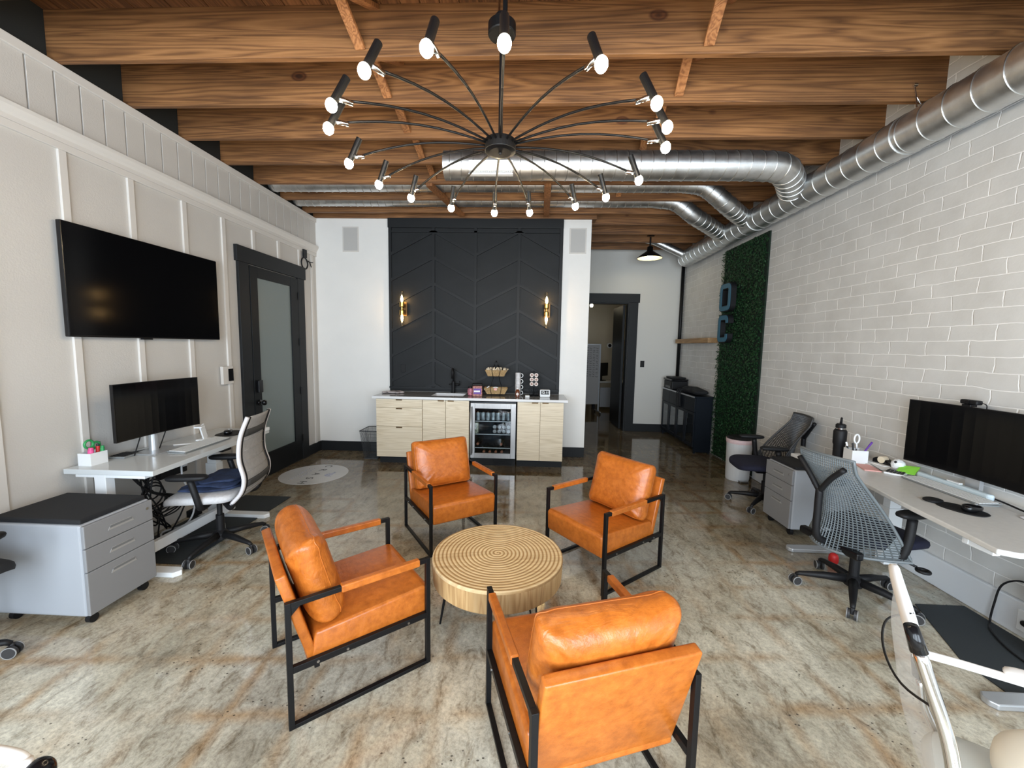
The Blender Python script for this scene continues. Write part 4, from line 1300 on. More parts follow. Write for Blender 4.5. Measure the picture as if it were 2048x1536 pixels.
# ================================================================== OFFICE CHAIR PARTS
def star_base(t, m='black_matte', r=0.315, ring='caster_ring', ang=0.0):
    bm = BM(); lathe(bm, [(0.05, 0.07), (0.052, 0.12), (0.034, 0.135), (0.028, 0.14), (0.028, 0.26), (0.018, 0.262), (0.018, 0.40)], 20); obj('gas_column', bm, m, t)
    for k in range(5):
        q = 2 * PI * k / 5 + ang
        d = Vector((math.cos(q), math.sin(q), 0))
        bm = BM()
        tube(bm, [d * 0.03 + Vector((0, 0, 0.105)), d * 0.16 + Vector((0, 0, 0.098)), d * (r - 0.02) + Vector((0, 0, 0.08)), d * r + Vector((0, 0, 0.068))], [0.028, 0.023, 0.015, 0.012], 10)
        leg = obj('base_leg', bm, m, t, smooth=True)
        s = Vector((-d.y, d.x, 0))
        s = (s + d * random.uniform(-0.8, 0.8)).normalized()
        bm = BM()
        c = d * r + Vector((0, 0, 0.03))
        for e in (-1, 1):
            tube(bm, [c + s * (e * 0.009), c + s * (e * 0.026)], 0.03, 20)
        tube(bm, [c, c + Vector((0, 0, 0.04))], 0.009, 8)
        obj('caster', bm, 'caster', leg)
        bm = BM()
        for e in (-1, 1):
            rr = [c + s * (e * 0.0245) + (Vector((0, 0, 1)) * math.sin(w_) + s.cross(Vector((0, 0, 1))) * math.cos(w_)) * 0.0285 for w_ in [2 * PI * i / 20 for i in range(20)]]
            tube(bm, rr, 0.003, 6, closed=True)
        obj('caster_ring', bm, ring, leg, smooth=True)

def lattice_chair(lb, loc, rz, lat='lattice', seed=1, wang=0.0):
    random.seed(seed)
    t = thing('lattice_back_chair', lb, 'office chair', loc, rz, 'lattice-back office chairs')
    star_base(t, ang=math.radians(wang) - rz)
    bm = BM(); box(bm, -0.09, 0.09, -0.22, 0.12, 0.36, 0.41); box(bm, -0.2, 0.2, -0.24, -0.19, 0.355, 0.405); obj('mechanism', bm, 'black_gloss', t, bevel=0.012, seg=3)
    def st(v): return Vector((v.x, v.y, v.z - 0.03 * max(0, (v.y - 0.1) / 0.13) ** 2))
    bm = BM(); sell(bm, (0, 0.085, 0.445), 0.245, 0.225, 0.036, 0.5, 0.5, 36, 12, None, st); obj('seat', bm, 'navy', t, smooth=True)
    # woven back: a curved sheet cut to a lattice
    NU, NV = 30, 40
    bm = BM()
    V = []
    def pt(u, v):
        wdt = 0.18 - 0.005 * v + 0.125 * (1 - v) ** 1.8
        yc = -0.272 - 0.06 * v + 0.07 * math.sin(PI * min(1, v * 1.15)) 
        y = yc + (0.25 * (1 - v) ** 1.5 + 0.03) * u * u
        z = 0.355 + 0.605 * v + 0.035 * (1 - v) ** 2 * u * u
        return Vector((wdt * u, y, z))
    for j in range(NV + 1):
        V.append([bm.verts.new(pt(-1 + 2 * i / NU, (j / NV) ** 1.0)) for i in range(NU + 1)])
    for j in range(NV):
        for i in range(NU):
            bm.faces.new((V[j][i], V[j][i + 1], V[j + 1][i + 1], V[j + 1][i]))
    o = obj('back_lattice', bm, lat, t)
    md = o.modifiers.new('wire', 'WIREFRAME'); md.thickness = 0.0105; md.use_even_offset = False
    bm = BM()
    edge = [pt(-1, j / 24) for j in range(25)] + [pt(-1 + 2 * i / 16, 1) for i in range(1, 17)] + [pt(1, 1 - j / 24) for j in range(1, 25)] + [pt(1 - 2 * i / 16, 0) for i in range(1, 16)]
    tube(bm, edge, 0.009, 8, closed=True)
    # solid lower corners
    for s in (-1, 1):
        for a_, b_ in ((0.0, 0.08), (0.08, 0.16), (0.16, 0.25)):
            k = 1 - 0.30 * (1 - a_ / 0.26); k2 = 1 - 0.30 * (1 - b_ / 0.26)
            q = [pt(s, a_), pt(s * k, a_), pt(s * k2, b_), pt(s, b_)]
            bm.faces.new([bm.verts.new(p) for p in q])
    obj('back_rim', bm, lat, t, smooth=True)
    bm = BM()
    tube(bm, smooth_path([(0, -0.22, 0.38), (0, -0.315, 0.43), (0, -0.325, 0.60), (0, -0.325, 0.74)], 5), 0.021, 10)
    for s in (-1, 1):
        tube(bm, smooth_path([(0, -0.325, 0.72), (s * 0.07, -0.335, 0.82), (s * 0.15, -0.335, 0.905)], 5), 0.0165, 10)
    obj('back_spine', bm, 'black_matte', t, smooth=True)
    for s in (-1, 1):
        bm = BM()
        tube(bm, smooth_path([(s * 0.20, -0.03, 0.385), (s * 0.262, -0.02, 0.40), (s * 0.278, 0.0, 0.50), (s * 0.275, 0.02, 0.64)], 5), [0.018] * 5 + [0.024] * 11, 12)
        ar = obj('armrest', bm, 'black_matte', t, smooth=True)
        bm = BM(); sell(bm, (s * 0.27, 0.05, 0.665), 0.042, 0.125, 0.02, 0.6, 0.6, 24, 10); obj('arm_pad', bm, 'black_matte', ar, smooth=True)
    bm = BM(); tube(bm, [(0.1, 0.02, 0.385), (0.30, 0.05, 0.36)], 0.008, 8); tube(bm, arc((0.33, 0.055, 0.352), 0.026, 0, 2 * PI, 18)[:-1], 0.010, 8, closed=True); obj('height_lever', bm, 'black_matte', t, smooth=True)
    return t
s1 = lattice_chair('grey lattice-back office chair at the right desk, seen from behind', (2.17, 2.59, 0), FA(12), 'lattice', 3, 160)
s2 = lattice_chair('dark lattice-back office chair by the white bin', (2.455, 4.10, 0), FA(172), 'lattice2', 5, 150)

# task chair with strapped grey mesh back
random.seed(11)
def task_chair(lb, loc, rz, fab='grey_fabric', rail='rail', mesh_='grey_mesh', wang=-88):
    t = thing('task_chair', lb, 'office chair', loc, rz, 'mesh task chairs')
    star_base(t, ang=math.radians(wang) - rz)
    bm = BM(); box(bm, -0.085, 0.085, -0.12, 0.1, 0.37, 0.42); tube(bm, [(-0.16, 0.02, 0.395), (-0.085, 0.02, 0.395)], 0.028, 12); obj('mechanism', bm, 'black_matte', t, bevel=0.01)
    bm = BM(); sell(bm, (0, 0.04, 0.455), 0.25, 0.24, 0.036, 0.45, 0.42, 40, 12, None, lambda v: Vector((v.x, v.y, v.z - 0.04 * max(0, (v.y - 0.14) / 0.1) ** 2))); obj('seat', bm, fab, t, smooth=True)
    prof = [(-0.19, 0.42), (-0.255, 0.50), (-0.275, 0.60), (-0.245, 0.74), (-0.255, 0.90), (-0.305, 1.05)]
    P = smooth_path([(0, y, z) for y, z in prof], 6)
    n_ = len(P)
    wd = lambda i: 0.225 - 0.035 * (i / (n_ - 1)) ** 2
    for s in (-1, 1):
        bm = BM(); tube(bm, [(s * wd(i), p.y, p.z) for i, p in enumerate(P)], 0.019, 10, flat=0.75); sr = obj('side_rail', bm, rail, t, smooth=True)
        bm = BM(); tube(bm, [(s * (wd(i) - 0.022), p.y - 0.004, p.z) for i, p in enumerate(P)], 0.013, 8); obj('rail_inner', bm, 'black_matte', sr, smooth=True)
        bm = BM(); tube(bm, smooth_path([(s * 0.12, -0.1, 0.395), (s * 0.20, -0.17, 0.385), (s * 0.226, -0.20, 0.43)], 4), 0.02, 10); obj('rail_foot', bm, 'black_matte', sr, smooth=True)
    def strip(name, i0, i1, m, off=0.0, thick=0.006):
        bm = BM()
        A = []
        for i in range(i0, i1 + 1):
            p = P[i]
            row = []
            for k in range(9):
                u = -1 + k / 4
                row.append(bm.verts.new((u * (wd(i) - 0.02), p.y - off - 0.018 * (1 - u * u), p.z)))
            A.append(row)
        for a_, b_ in zip(A, A[1:]):
            for k in range(8):
                bm.faces.new((a_[k], a_[k + 1], b_[k + 1], b_[k]))
        o = obj(name, bm, m, t, smooth=True)
        sd = o.modifiers.new('s', 'SOLIDIFY'); sd.thickness = thick
        return o
    strip('back_mesh', 2, n_ - 1, mesh_)
    strip('lumbar_band', 8, 11, 'band', 0.014)
    strip('upper_band', n_ - 7, n_ - 5, 'band', 0.014)
    bm = BM()
    for i in (4, 6, 14, 17, 20, 23):
        p = P[i]
        tube(bm, [(u * (wd(i) - 0.02), p.y - 0.008 - 0.018 * (1 - u * u), p.z) for u in (-1, -.5, 0, .5, 1)], 0.0035, 6)
    obj('back_seam', bm, mesh_, t, smooth=True)
    for s in (-1, 1):
        bm = BM()
        tube(bm, smooth_path([(s * 0.16, 0.0, 0.40), (s * 0.245, 0.0, 0.41), (s * 0.272, 0.01, 0.50), (s * 0.272, 0.04, 0.62)], 5), 0.021, 12)
        ar = obj('armrest', bm, 'black_matte', t, smooth=True)
        bm = BM(); sell(bm, (s * 0.27, 0.06, 0.642), 0.045, 0.13, 0.02, 0.6, 0.65, 24, 10); obj('arm_pad', bm, 'black_matte', ar, smooth=True)
    return t
tc = task_chair('light grey mesh task chair at the left desk, jeans on its seat', (-2.36, 2.89, 0), FA(193))
task_chair('black task chair cut off by the left edge of the photo', (-2.83, 1.61, 0), FA(85), 'cushion_black', 'black_matte', 'band', 30)
# folded jeans
t = thing('folded_jeans', 'folded dark blue jeans on the light grey task chair', 'jeans', (-2.40, 2.91, 0.492), FA(193))
bm = BM()
for k in range(3):
    def wv(v, k=k): return Vector((v.x + 0.01 * math.sin(v.y * 25 + k), v.y, v.z + 0.006 * math.sin(v.x * 45 + v.y * 23 + k * 2)))
    sell(bm, (0.0 + 0.01 * k, -0.02 - 0.025 * k, 0.012 + 0.024 * k), 0.20 - 0.015 * k, 0.20 - 0.035 * k, 0.014, 0.6, 0.4, 40, 10, None, wv)
obj('denim', bm, 'jeans', t, smooth=True)

# white mesh conference chair
random.seed(21)
def mesh_chair(lb, loc, rz):
    t = thing('white_mesh_chair', lb, 'office chair', loc, rz, 'white mesh chairs')
    star_base(t, 'chrome', 0.31)
    bm = BM(); sell(bm, (0, 0.02, 0.448), 0.235, 0.24, 0.026, 0.5, 0.4, 36, 12); obj('seat', bm, 'seat_white', t, smooth=True)
    bm = BM(); box(bm, -0.2, 0.2, -0.06, 0.06, 0.38, 0.42); obj('mechanism', bm, 'chrome', t, bevel=0.01)
    P = smooth_path([(0, -0.16, 0.42), (0, -0.205, 0.52), (0, -0.222, 0.63), (0, -0.245, 0.75), (0, -0.285, 0.87), (0, -0.305, 0.93)], 6)
    n_ = len(P)
    for s in (-1, 1):
        x = s * 0.232
        lo = [(x, p.y, p.z) for p in P if p.z <= 0.60]
        hi = [(x, p.y, p.z) for p in P if p.z >= 0.655]
        bm = BM(); tube(bm, lo, 0.011, 12, flat=1.3); lr = obj('lower_rail', bm, 'chrome', t, smooth=True)
        bm = BM(); tube(bm, [(x, -0.219, 0.60), (x, -0.227, 0.66)], 0.0175, 14); obj('rail_joint', bm, 'black_gloss', lr, smooth=True)
        bm = BM(); tube(bm, hi, [0.0135] * (len(hi) - 1) + [0.011], 12, flat=1.2); obj('upper_rail', bm, 'whitechair' if s < 0 else 'chrome', t, smooth=True)
        if s > 0:
            bm = BM(); tube(bm, [hi[-1], (Vector(hi[-1]) + Vector((0, -0.018, 0.055)))], [0.0165, 0.013], 14); obj('rail_cap', bm, 'black_gloss', lr, smooth=True)
        bm = BM(); tube(bm, smooth_path([(x + s * 0.012, -0.222, 0.67), (x + s * 0.035, -0.10, 0.668), (x + s * 0.045, 0.10, 0.668), (x + s * 0.04, 0.16, 0.62), (x + s * 0.005, 0.15, 0.44)], 5), 0.012, 10); ar = obj('armrest', bm, 'whitechair', t, smooth=True)
        bm = BM(); sell(bm, (x + s * 0.045, 0.06, 0.684), 0.03, 0.11, 0.014, 0.6, 0.6, 20, 10); obj('arm_pad', bm, 'whitechair', ar, smooth=True)
    bm = BM()
    A = []
    for i, p in enumerate(P):
        A.append([bm.verts.new((u * 0.225, p.y - 0.065 * (1 - u * u) * math.sin(PI * i / (n_ - 1)), p.z)) for u in [-1 + k / 5 for k in range(11)]])
    for a_, b_ in zip(A, A[1:]):
        for k in range(10):
            bm.faces.new((a_[k], a_[k + 1], b_[k + 1], b_[k]))
    obj('back_mesh', bm, 'sheer', t, smooth=True)
    bm = BM(); tube(bm, smooth_path([(-0.232, -0.305, 0.915), (-0.215, -0.308, 0.93), (-0.12, -0.312, 0.932), (0.12, -0.312, 0.932), (0.215, -0.308, 0.93), (0.232, -0.305, 0.915)], 5), 0.010, 10); obj('top_rail', bm, 'whitechair', t, smooth=True)
    bm = BM(); tube(bm, smooth_path([(-0.225, -0.25, 0.80), (-0.15, -0.315, 0.79), (0, -0.335, 0.785), (0.15, -0.315, 0.79), (0.225, -0.25, 0.80)], 5), 0.003, 6); obj('lumbar_edge', bm, 'black_metal', t, smooth=True)
    return t
wc = mesh_chair('white mesh chair with chrome rails at the lower right corner', (1.274, 0.882, 0), FA(-36))
w2 = dup(wc, (-1.02, 0.238, 0), FA(270), 'white mesh chair whose top just enters the lower left corner')
bm = BM(); sell(bm, (-0.255, -0.305, 0.905), 0.02, 0.02, 0.022, 0.9, 0.9, 18, 12); obj('rail_knob', bm, 'black_gloss', w2, smooth=True)

t = thing('round_cushion', 'round cream cushion on the seat of the white mesh chair', 'cushion', (1.345, 0.91, 0.477))
bm = BM(); sell(bm, (0, 0, 0.075), 0.14, 0.14, 0.075, 0.7, 0.9, 36, 16); obj('cushion_body', bm, 'cream', t, smooth=True)

# ================================================================== LEFT DESK
t = thing('standing_desk', 'white standing desk against the batten wall under the television', 'desk', (0, 0, 0))
bm = BM(); prism(bm, [(-3.055, 2.45), (-2.447, 2.456), (-2.545, 3.79), (-3.055, 3.79)], 0.70, 0.735); obj('desktop', bm, 'white_gloss', t, bevel=0.003)
for y in (2.50, 3.43):
    bm = BM()
    box(bm, -2.87, -2.79, y - 0.03, y + 0.03, 0.36, 0.70); box(bm, -2.88, -2.78, y - 0.04, y + 0.04, 0.05, 0.50)
    box(bm, -3.0, -2.52, y - 0.028, y + 0.028, 0.675, 0.70)
    leg = obj('leg', bm, 'white_plastic', t, bevel=0.003)
    bm = BM(); prism(bm, [(-3.02, y - 0.04), (-2.36, y - 0.04), (-2.33, y), (-2.36, y + 0.04), (-3.02, y + 0.04)], 0.0, 0.035); obj('foot', bm, 'white_plastic', leg, bevel=0.004)
bm = BM(); box(bm, -2.66, -2.62, 2.54, 3.39, 0.09, 0.165); obj('cross_bar', bm, 'white_plastic', t, bevel=0.003)
bm = BM(); box(bm, -2.60, -2.56, 3.2, 3.3, 0.66, 0.70); obj('control_box', bm, 'black_matte', t, bevel=0.003)
# cabling under the desk
t = thing('power_strip', 'black power strip with white plug on the wall under the left desk', 'power strip', (XL + 0.012, 3.25, 0.50))
bm = BM(); box(bm, 0.01, 0.055, -0.16, 0.10, -0.06, 0.09); obj('strip_body', bm, 'black_matte', t, bevel=0.004)
bm = BM(); box(bm, 0.055, 0.095, 0.02, 0.06, 0.0, 0.05); obj('plug', bm, 'white_plastic', t, bevel=0.004)
t = thing('cable_bundle', 'tangle of black cables hanging under the left desk', 'cables', (-2.86, 2.72, 0))
bm = BM()
random.seed(5)
for i in range(9):
    z1 = random.uniform(0.04, 0.3)
    p = [(random.uniform(-.05, .1), random.uniform(-.1, .2), 0.69), (0.02 + random.uniform(-.02, .02), 0.08 + random.uniform(-.02, .02), 0.47), (random.uniform(-.08, .14), 0.1 + random.uniform(-.1, .25), 0.30), (random.uniform(-.1, .12), random.uniform(-.1, .35), z1), (random.uniform(-.1, .1), random.uniform(0, .45), 0.30)]
    tube(bm, smooth_path(p, 6), 0.006, 6)
for i in range(3):
    tube(bm, [Vector(q) for q in arc((0.02, 0.12, 0.46 - i * 0.04), 0.075 + i * 0.015, 0, 2 * PI, 20, 'yz')[:-1]], 0.006, 6, closed=True)
obj('cable', bm, 'black_matte', t, smooth=True)
bm = BM(); tube(bm, smooth_path([(0.06, 0.35, 0.69), (0.1, 0.3, 0.5), (0.08, 0.42, 0.25), (0.12, 0.3, 0.12), (0.0, 0.2, 0.08), (0.08, 0.12, 0.05)], 6), 0.007, 6); obj('white_cable', bm, 'cable_w', t, smooth=True)
bm = BM(); box(bm, -0.05, 0.12, -0.02, 0.06, 0.03, 0.08); box(bm, 0.0, 0.06, 0.42, 0.52, 0.10, 0.16); obj('power_brick', bm, 'black_matte', t, bevel=0.006)
t = tag(obj('floor_mat', (lambda b: (box(b, -3.0, -2.42, 2.62, 3.9, 0.0, 0.008), b)[1])(BM()), 'mat_floor'), 'dark mat on the floor under the left desk', 'mat')

# monitor
def monitor(name, lb, loc, rz, w_, h_, zc, stand, zb):
    t = thing(name, lb, 'monitor', loc, rz)
    N = 12
    def cv(x): return 0.045 * (2 * x / w_) ** 2 * (w_ / 0.7) * 0.55
    for nm, m, off, ins in (('monitor_shell', 'black_gloss', 0.0, 0.0), ('screen', 'screen', -0.0225, 0.007)):
        bm = BM()
        xs_ = [(-w_ / 2 + ins) + (w_ - 2 * ins) * i / N for i in range(N + 1)]
        th = 0.022 if nm == 'monitor_shell' else 0.001
        F = [[bm.verts.new((x, -cv(x) + off + d, zc + s * (h_ / 2 - ins))) for d in (-th if nm != 'screen' else -th, 0.0)] for s in (-1, 1) for x in xs_]
        n1 = N + 1
        for i in range(N):
            a, b, c, d = F[i], F[i + 1], F[n1 + i + 1], F[n1 + i]
            bm.faces.new((a[0], b[0], c[0], d[0])); bm.faces.new((d[1], c[1], b[1], a[1]))
            bm.faces.new((a[1], b[1], b[0], a[0])); bm.faces.new((d[0], c[0], c[1], d[1]))
        bm.faces.new((F[0][1], F[0][0], F[n1][0], F[n1][1])); bm.faces.new((F[N][0], F[N][1], F[n1 + N][1], F[n1 + N][0]))
        obj(nm, bm, m, t)
    if stand:
        bm = BM(); lathe(bm, [(0.03, zb + 0.01), (0.03, zc)], 18, (0, 0.035, 0)); box(bm, -0.05, 0.05, 0.0, 0.04, zc - 0.05, zc + 0.05); obj('stand_neck', bm, 'silver', t)
        bm = BM(); box(bm, -0.13, 0.13, -0.10, 0.10, zb, zb + 0.01); obj('stand_base', bm, 'silver', t, bevel=0.003)
    return t
m1 = monitor('monitor', 'black curved monitor on the white desk below the television', (-2.86, 2.93, 0), PI / 2, 0.70, 0.405, 1.083, True, 0.735)
bm = BM(); tube(bm, [(-0.12, 0.01, 0.89), (-0.16, 0.03, 0.74)], 0.004, 6); tube(bm, [(0.09, 0.01, 0.89), (0.04, 0.03, 0.74)], 0.004, 6); obj('monitor_cable', bm, 'black_matte', m1)
# pencil cup with scissors
t = thing('pencil_box', 'white square pencil box at the near end of the white desk', 'pencil box', (-2.985, 2.575, 0.735), 0.0)
def openbox(bm, a, b, h, th=0.005):
    box(bm, -a, a, -b, b, 0, th); box(bm, -a, -a + th, -b, b, th, h); box(bm, a - th, a, -b, b, th, h); box(bm, -a + th, a - th, -b, -b + th, th, h); box(bm, -a + th, a - th, b - th, b, th, h)
bm = BM(); openbox(bm, 0.046, 0.055, 0.085); obj('box_body', bm, 'white_plastic', t)
t = thing('scissors', 'green-handled scissors standing in the white pencil box', 'scissors', (-2.985, 2.56, 0.742))
bm = BM()
tube(bm, [Vector(p) for p in arc((0, -0.005, 0.135), 0.027, 0, 2 * PI, 18, 'yz')[:-1]], 0.0075, 8, closed=True)
tube(bm, [Vector(p) for p in arc((0, 0.042, 0.120), 0.021, 0, 2 * PI, 18, 'yz')[:-1]], 0.0075, 8, closed=True)
obj('handle', bm, 'green', t, smooth=True)
bm = BM(); beam(bm, (0, 0.0, 0.11), (0, 0.018, 0.0), 0.003, 0.014); beam(bm, (0.004, 0.04, 0.10), (0.004, 0.022, 0.0), 0.003, 0.014); obj('blade', bm, 'chrome', t)
for nm, lb, m, y, x, z1, r in (('highlighter', 'pink highlighter in the white pencil box', 'pink', 2.54, -2.965, 0.10, 0.016), ('marker_pen', 'red marker in the white pencil box', 'red', 2.59, -2.97, 0.115, 0.011), ('binder_clip', 'green clip on the rim of the white pencil box', 'green', 2.605, -2.955, 0.10, 0.012), ('marker_pen', 'white marker with dark tip in the white pencil box', 'paper', 2.618, -2.99, 0.125, 0.007)):
    t = thing(nm, lb, 'pen' if nm != 'binder_clip' else 'clip', (x, y, 0.742))
    bm = BM(); tube(bm, [(0, 0, 0), (0.004, 0.004, z1)], r, 12); obj('pen_barrel', bm, m, t)
    bm = BM(); tube(bm, [(0.004, 0.004, z1), (0.005, 0.005, z1 + 0.014)], r * 0.8, 12); obj('pen_cap', bm, 'ink' if m in ('paper', 'red') else m, t)
# calculator / phone
t = thing('desk_calculator', 'dark flat desk calculator beside the white pencil box', 'calculator', (-2.965, 2.77, 0.735), 0.1)
bm = BM(); box(bm, -0.06, 0.06, -0.075, 0.075, 0.0, 0.014); obj('calculator_body', bm, 'keyback', t, bevel=0.004)
bm = BM()
for i in range(4):
    for j in range(5):
        box(bm, -0.048 + i * 0.025, -0.028 + i * 0.025, -0.06 + j * 0.022, -0.043 + j * 0.022, 0.014, 0.018)
box(bm, -0.05, 0.05, 0.05, 0.07, 0.014, 0.0155)
obj('calculator_keys', bm, 'black_matte', t)
def keyboard(lb, loc, rz, L_=0.43, W_=0.125):
    t = thing('keyboard', lb, 'keyboard', loc, rz)
    bm = BM(); prism(bm, [(-W_ / 2, 0.004), (W_ / 2, 0.012), (W_ / 2, 0.018), (-W_ / 2, 0.010)], -L_ / 2, L_ / 2, Matrix(((0, 0, 1, 0), (1, 0, 0, 0), (0, 1, 0, 0), (0, 0, 0, 1)))); box(bm, -L_ / 2, L_ / 2, -W_ / 2 + 0.01, W_ / 2 - 0.01, 0.0, 0.006); obj('keyboard_body', bm, 'keyback', t, bevel=0.001)
    bm = BM()
    nc = 21
    for r in range(6):
        y0 = -W_ / 2 + 0.008 + r * (W_ - 0.016) / 6
        for c in range(nc):
            if r == 0 and 3 < c < 9 and c != 4:
                continue
            x0 = -L_ / 2 + 0.008 + c * (L_ - 0.016) / nc
            wk = (L_ - 0.016) / nc * (5 if (r == 0 and c == 4) else 1)
            z = 0.0115 + (y0 + W_ / 2) / W_ * 0.008
            box(bm, x0 + 0.001, x0 + wk - 0.001, y0 + 0.001, y0 + (W_ - 0.016) / 6 - 0.001, z - 0.003, z + 0.003)
    obj('keys', bm, 'keys', t)
    return t
keyboard('white keyboard on the white desk below the television', (-2.675, 3.12, 0.735), PI / 2 + 0.05, 0.50, 0.14)
def mouse(lb, loc, rz):
    t = thing('computer_mouse', lb, 'mouse', loc, rz)
    bm = BM(); sell(bm, (0, 0, 0.017), 0.032, 0.058, 0.019, 0.7, 0.8, 24, 12, None, lambda v: Vector((v.x, v.y, v.z * (1 - 0.25 * (v.y / 0.058))))); obj('mouse_body', bm, 'black_gloss', t, smooth=True)
    bm = BM(); tube(bm, [(-0.004, 0.028, 0.033), (0.004, 0.028, 0.033)], 0.006, 10); obj('scroll_wheel', bm, 'silver', t)
    return t
t = tag(obj('mouse_pad', (lambda b: (sell(b, (-2.76, 3.57, 0.738), 0.10, 0.13, 0.003, 0.2, 0.6, 30, 6), b)[1])(BM()), 'black_matte'), 'black mouse pad at the far end of the white desk', 'mouse pad')
mouse('black mouse on the pad at the far end of the white desk', (-2.77, 3.54, 0.741), 0.4)
t = thing('charging_stand', 'white angled phone charging stand in front of the left monitor', 'charging stand', (-2.80, 3.30, 0.735), 0.2)
bm = BM(); box(bm, -0.045, 0.045, -0.045, 0.045, 0, 0.014); obj('stand_base', bm, 'white_plastic', t, bevel=0.006)
bm = BM(); beam(bm, (-0.0, 0.02, 0.01), (0.0, -0.03, 0.135), 0.06, 0.012, (1, 0, 0)); beam(bm, (0.0, -0.03, 0.13), (0.0, -0.085, 0.125), 0.06, 0.012, (0, 0, 1)); obj('stand_arm', bm, 'white_plastic', t, bevel=0.003)
t = tag(obj('charging_cable', (lambda b: (tube(b, smooth_path([(-2.80, 3.26, 0.741), (-2.78, 3.15, 0.741), (-2.85, 3.05, 0.752), (-2.77, 3.18, 0.741), (-2.74, 3.26, 0.741)], 8), 0.004, 6), b)[1])(BM()), 'cable_w', smooth=True), 'white cable looping around the charging stand', 'cable')
tag(obj('power_adapter', (lambda b: (box(b, -2.56, -2.52, 3.70, 3.76, 0.735, 0.765), b)[1])(BM()), 'white_plastic', bevel=0.004), 'small white box at the far corner of the white desk', 'adapter')
tag(obj('calculator_cord', (lambda b: (tube(b, smooth_path([(-3.0, 2.84, 0.742), (-2.97, 2.90, 0.742), (-2.95, 2.97, 0.742), (-2.98, 3.03, 0.752)], 6), 0.005, 6), b)[1])(BM()), 'black_matte', smooth=True), 'short black cord behind the desk calculator', 'cable')

# filing pedestals
def pedestal(name, lb, loc, rz, w_, d_, h_, pad):
    """front faces +x in local space"""
    t = thing(name, lb, 'filing cabinet', loc, rz)
    bm = BM(); box(bm, -d_, -0.02, -w_ / 2, w_ / 2, 0.06, h_); obj('body', bm, 'grey_side', t, bevel=0.012, seg=3)
    zs = [0.065, 0.065 + (h_ - 0.065) * 0.48, 0.065 + (h_ - 0.065) * 0.74, h_ - 0.004]
    for i in range(3):
        z0, z1 = zs[i], zs[i + 1]
        bm = BM(); box(bm, -0.02, 0.0, -w_ / 2 + 0.002, w_ / 2 - 0.002, z0 + 0.002, z1 - 0.002); dr = obj('drawer', bm, 'grey_metal', t, bevel=0.004)
        zc = z1 - 0.055 if i == 0 else (z0 + z1) / 2
        bm = BM(); prism(bm, [(-0.075, zc - 0.014), (0.075, zc - 0.014), (0.06, zc + 0.014), (-0.06, zc + 0.014)], -0.001, 0.002, Matrix(((0, 0, 1, 0), (1, 0, 0, 0), (0, 1, 0, 0), (0, 0, 0, 1)))); obj('handle', bm, 'pull', dr)
        bm = BM(); box(bm, 0.001, 0.0025, -0.064, 0.064, zc - 0.002, zc + 0.011); obj('handle_recess', bm, 'pull_dark', dr)
    bm = BM(); tube(bm, [(0, w_ / 2 - 0.04, h_ - 0.05), (0.004, w_ / 2 - 0.04, h_ - 0.05)], 0.009, 12); obj('key_lock', bm, 'chrome', t)
    for cx, cy in ((-0.05, w_ / 2 - 0.05), (-0.05, -w_ / 2 + 0.05), (-d_ + 0.06, w_ / 2 - 0.05), (-d_ + 0.06, -w_ / 2 + 0.05)):
        bm = BM(); tube(bm, [(cx - 0.014, cy, 0.026), (cx + 0.014, cy, 0.026)], 0.026, 16); tube(bm, [(cx, cy, 0.03), (cx, cy, 0.062)], 0.012, 8); obj('caster', bm, 'black_matte', t)
    if pad:
        bm = BM(); prism(bm, [(-d_ + 0.012, -w_ / 2 + 0.012), (-0.03, -w_ / 2 + 0.012), (-0.03, w_ / 2 - 0.012), (-d_ + 0.012, w_ / 2 - 0.012)], h_, h_ + 0.028); obj('seat_pad', bm, 'cushion_black', t, bevel=0.01, seg=3)
    return t
pedestal('filing_pedestal', 'grey three-drawer filing pedestal with black cushion in the left foreground', (-2.385, 2.178, 0), 0.0, 0.40, 0.56, 0.585, True)
pedestal('filing_pedestal', 'grey three-drawer filing pedestal between the two lattice chairs on the right', (2.272, 3.60, 0), PI, 0.38, 0.52, 0.585, True)

# ================================================================== RIGHT DESK
t = thing('corner_desk', 'pale standing desk with curved front along the brick wall', 'desk', (0, 0, 0))
fr = [tuple(p)[:2] for p in smooth_path([(2.245, 3.42, 0), (2.255, 3.0, 0), (2.25, 2.69, 0), (2.19, 2.35, 0), (2.145, 2.02, 0), (2.105, 1.79, 0)], 5)]
bm = BM(); prism(bm, fr + [(2.165, 1.755), (2.84, 1.755), (2.84, 3.42)], 0.708, 0.735); obj('desktop', bm, 'desk_top', t, bevel=0.006, seg=3)
for y in (2.98, 2.05):
    bm = BM()
    box(bm, 2.68, 2.76, y - 0.03, y + 0.03, 0.3, 0.68); box(bm, 2.67, 2.77, y - 0.04, y + 0.04, 0.03, 0.46); box(bm, 2.38, 2.82, y - 0.03, y + 0.03, 0.68, 0.708)
    leg = obj('leg', bm, 'white_plastic', t, bevel=0.003)
for y, x0 in ((3.17, 2.115), (1.78, 2.13)):
    bm = BM(); prism(bm, [(x0, y - 0.015), (x0 + 0.02, y - 0.04), (2.80, y - 0.04), (2.80, y + 0.04), (x0 + 0.02, y + 0.04), (x0, y + 0.015)], 0.0, 0.03); obj('foot', bm, 'silver', t, bevel=0.006)
bm = BM(); box(bm, 2.20, 2.235, 1.885, 2.02, 0.655, 0.69); box(bm, 2.197, 2.20, 1.99, 2.01, 0.66, 0.685); obj('height_control', bm, 'white_plastic', t, bevel=0.006)
m2 = monitor('wide_monitor', 'wide black monitor on the right desk against the brick wall', (2.785, 2.545, 0), -PI / 2, 0.81, 0.44, 1.05, False, 0.735)
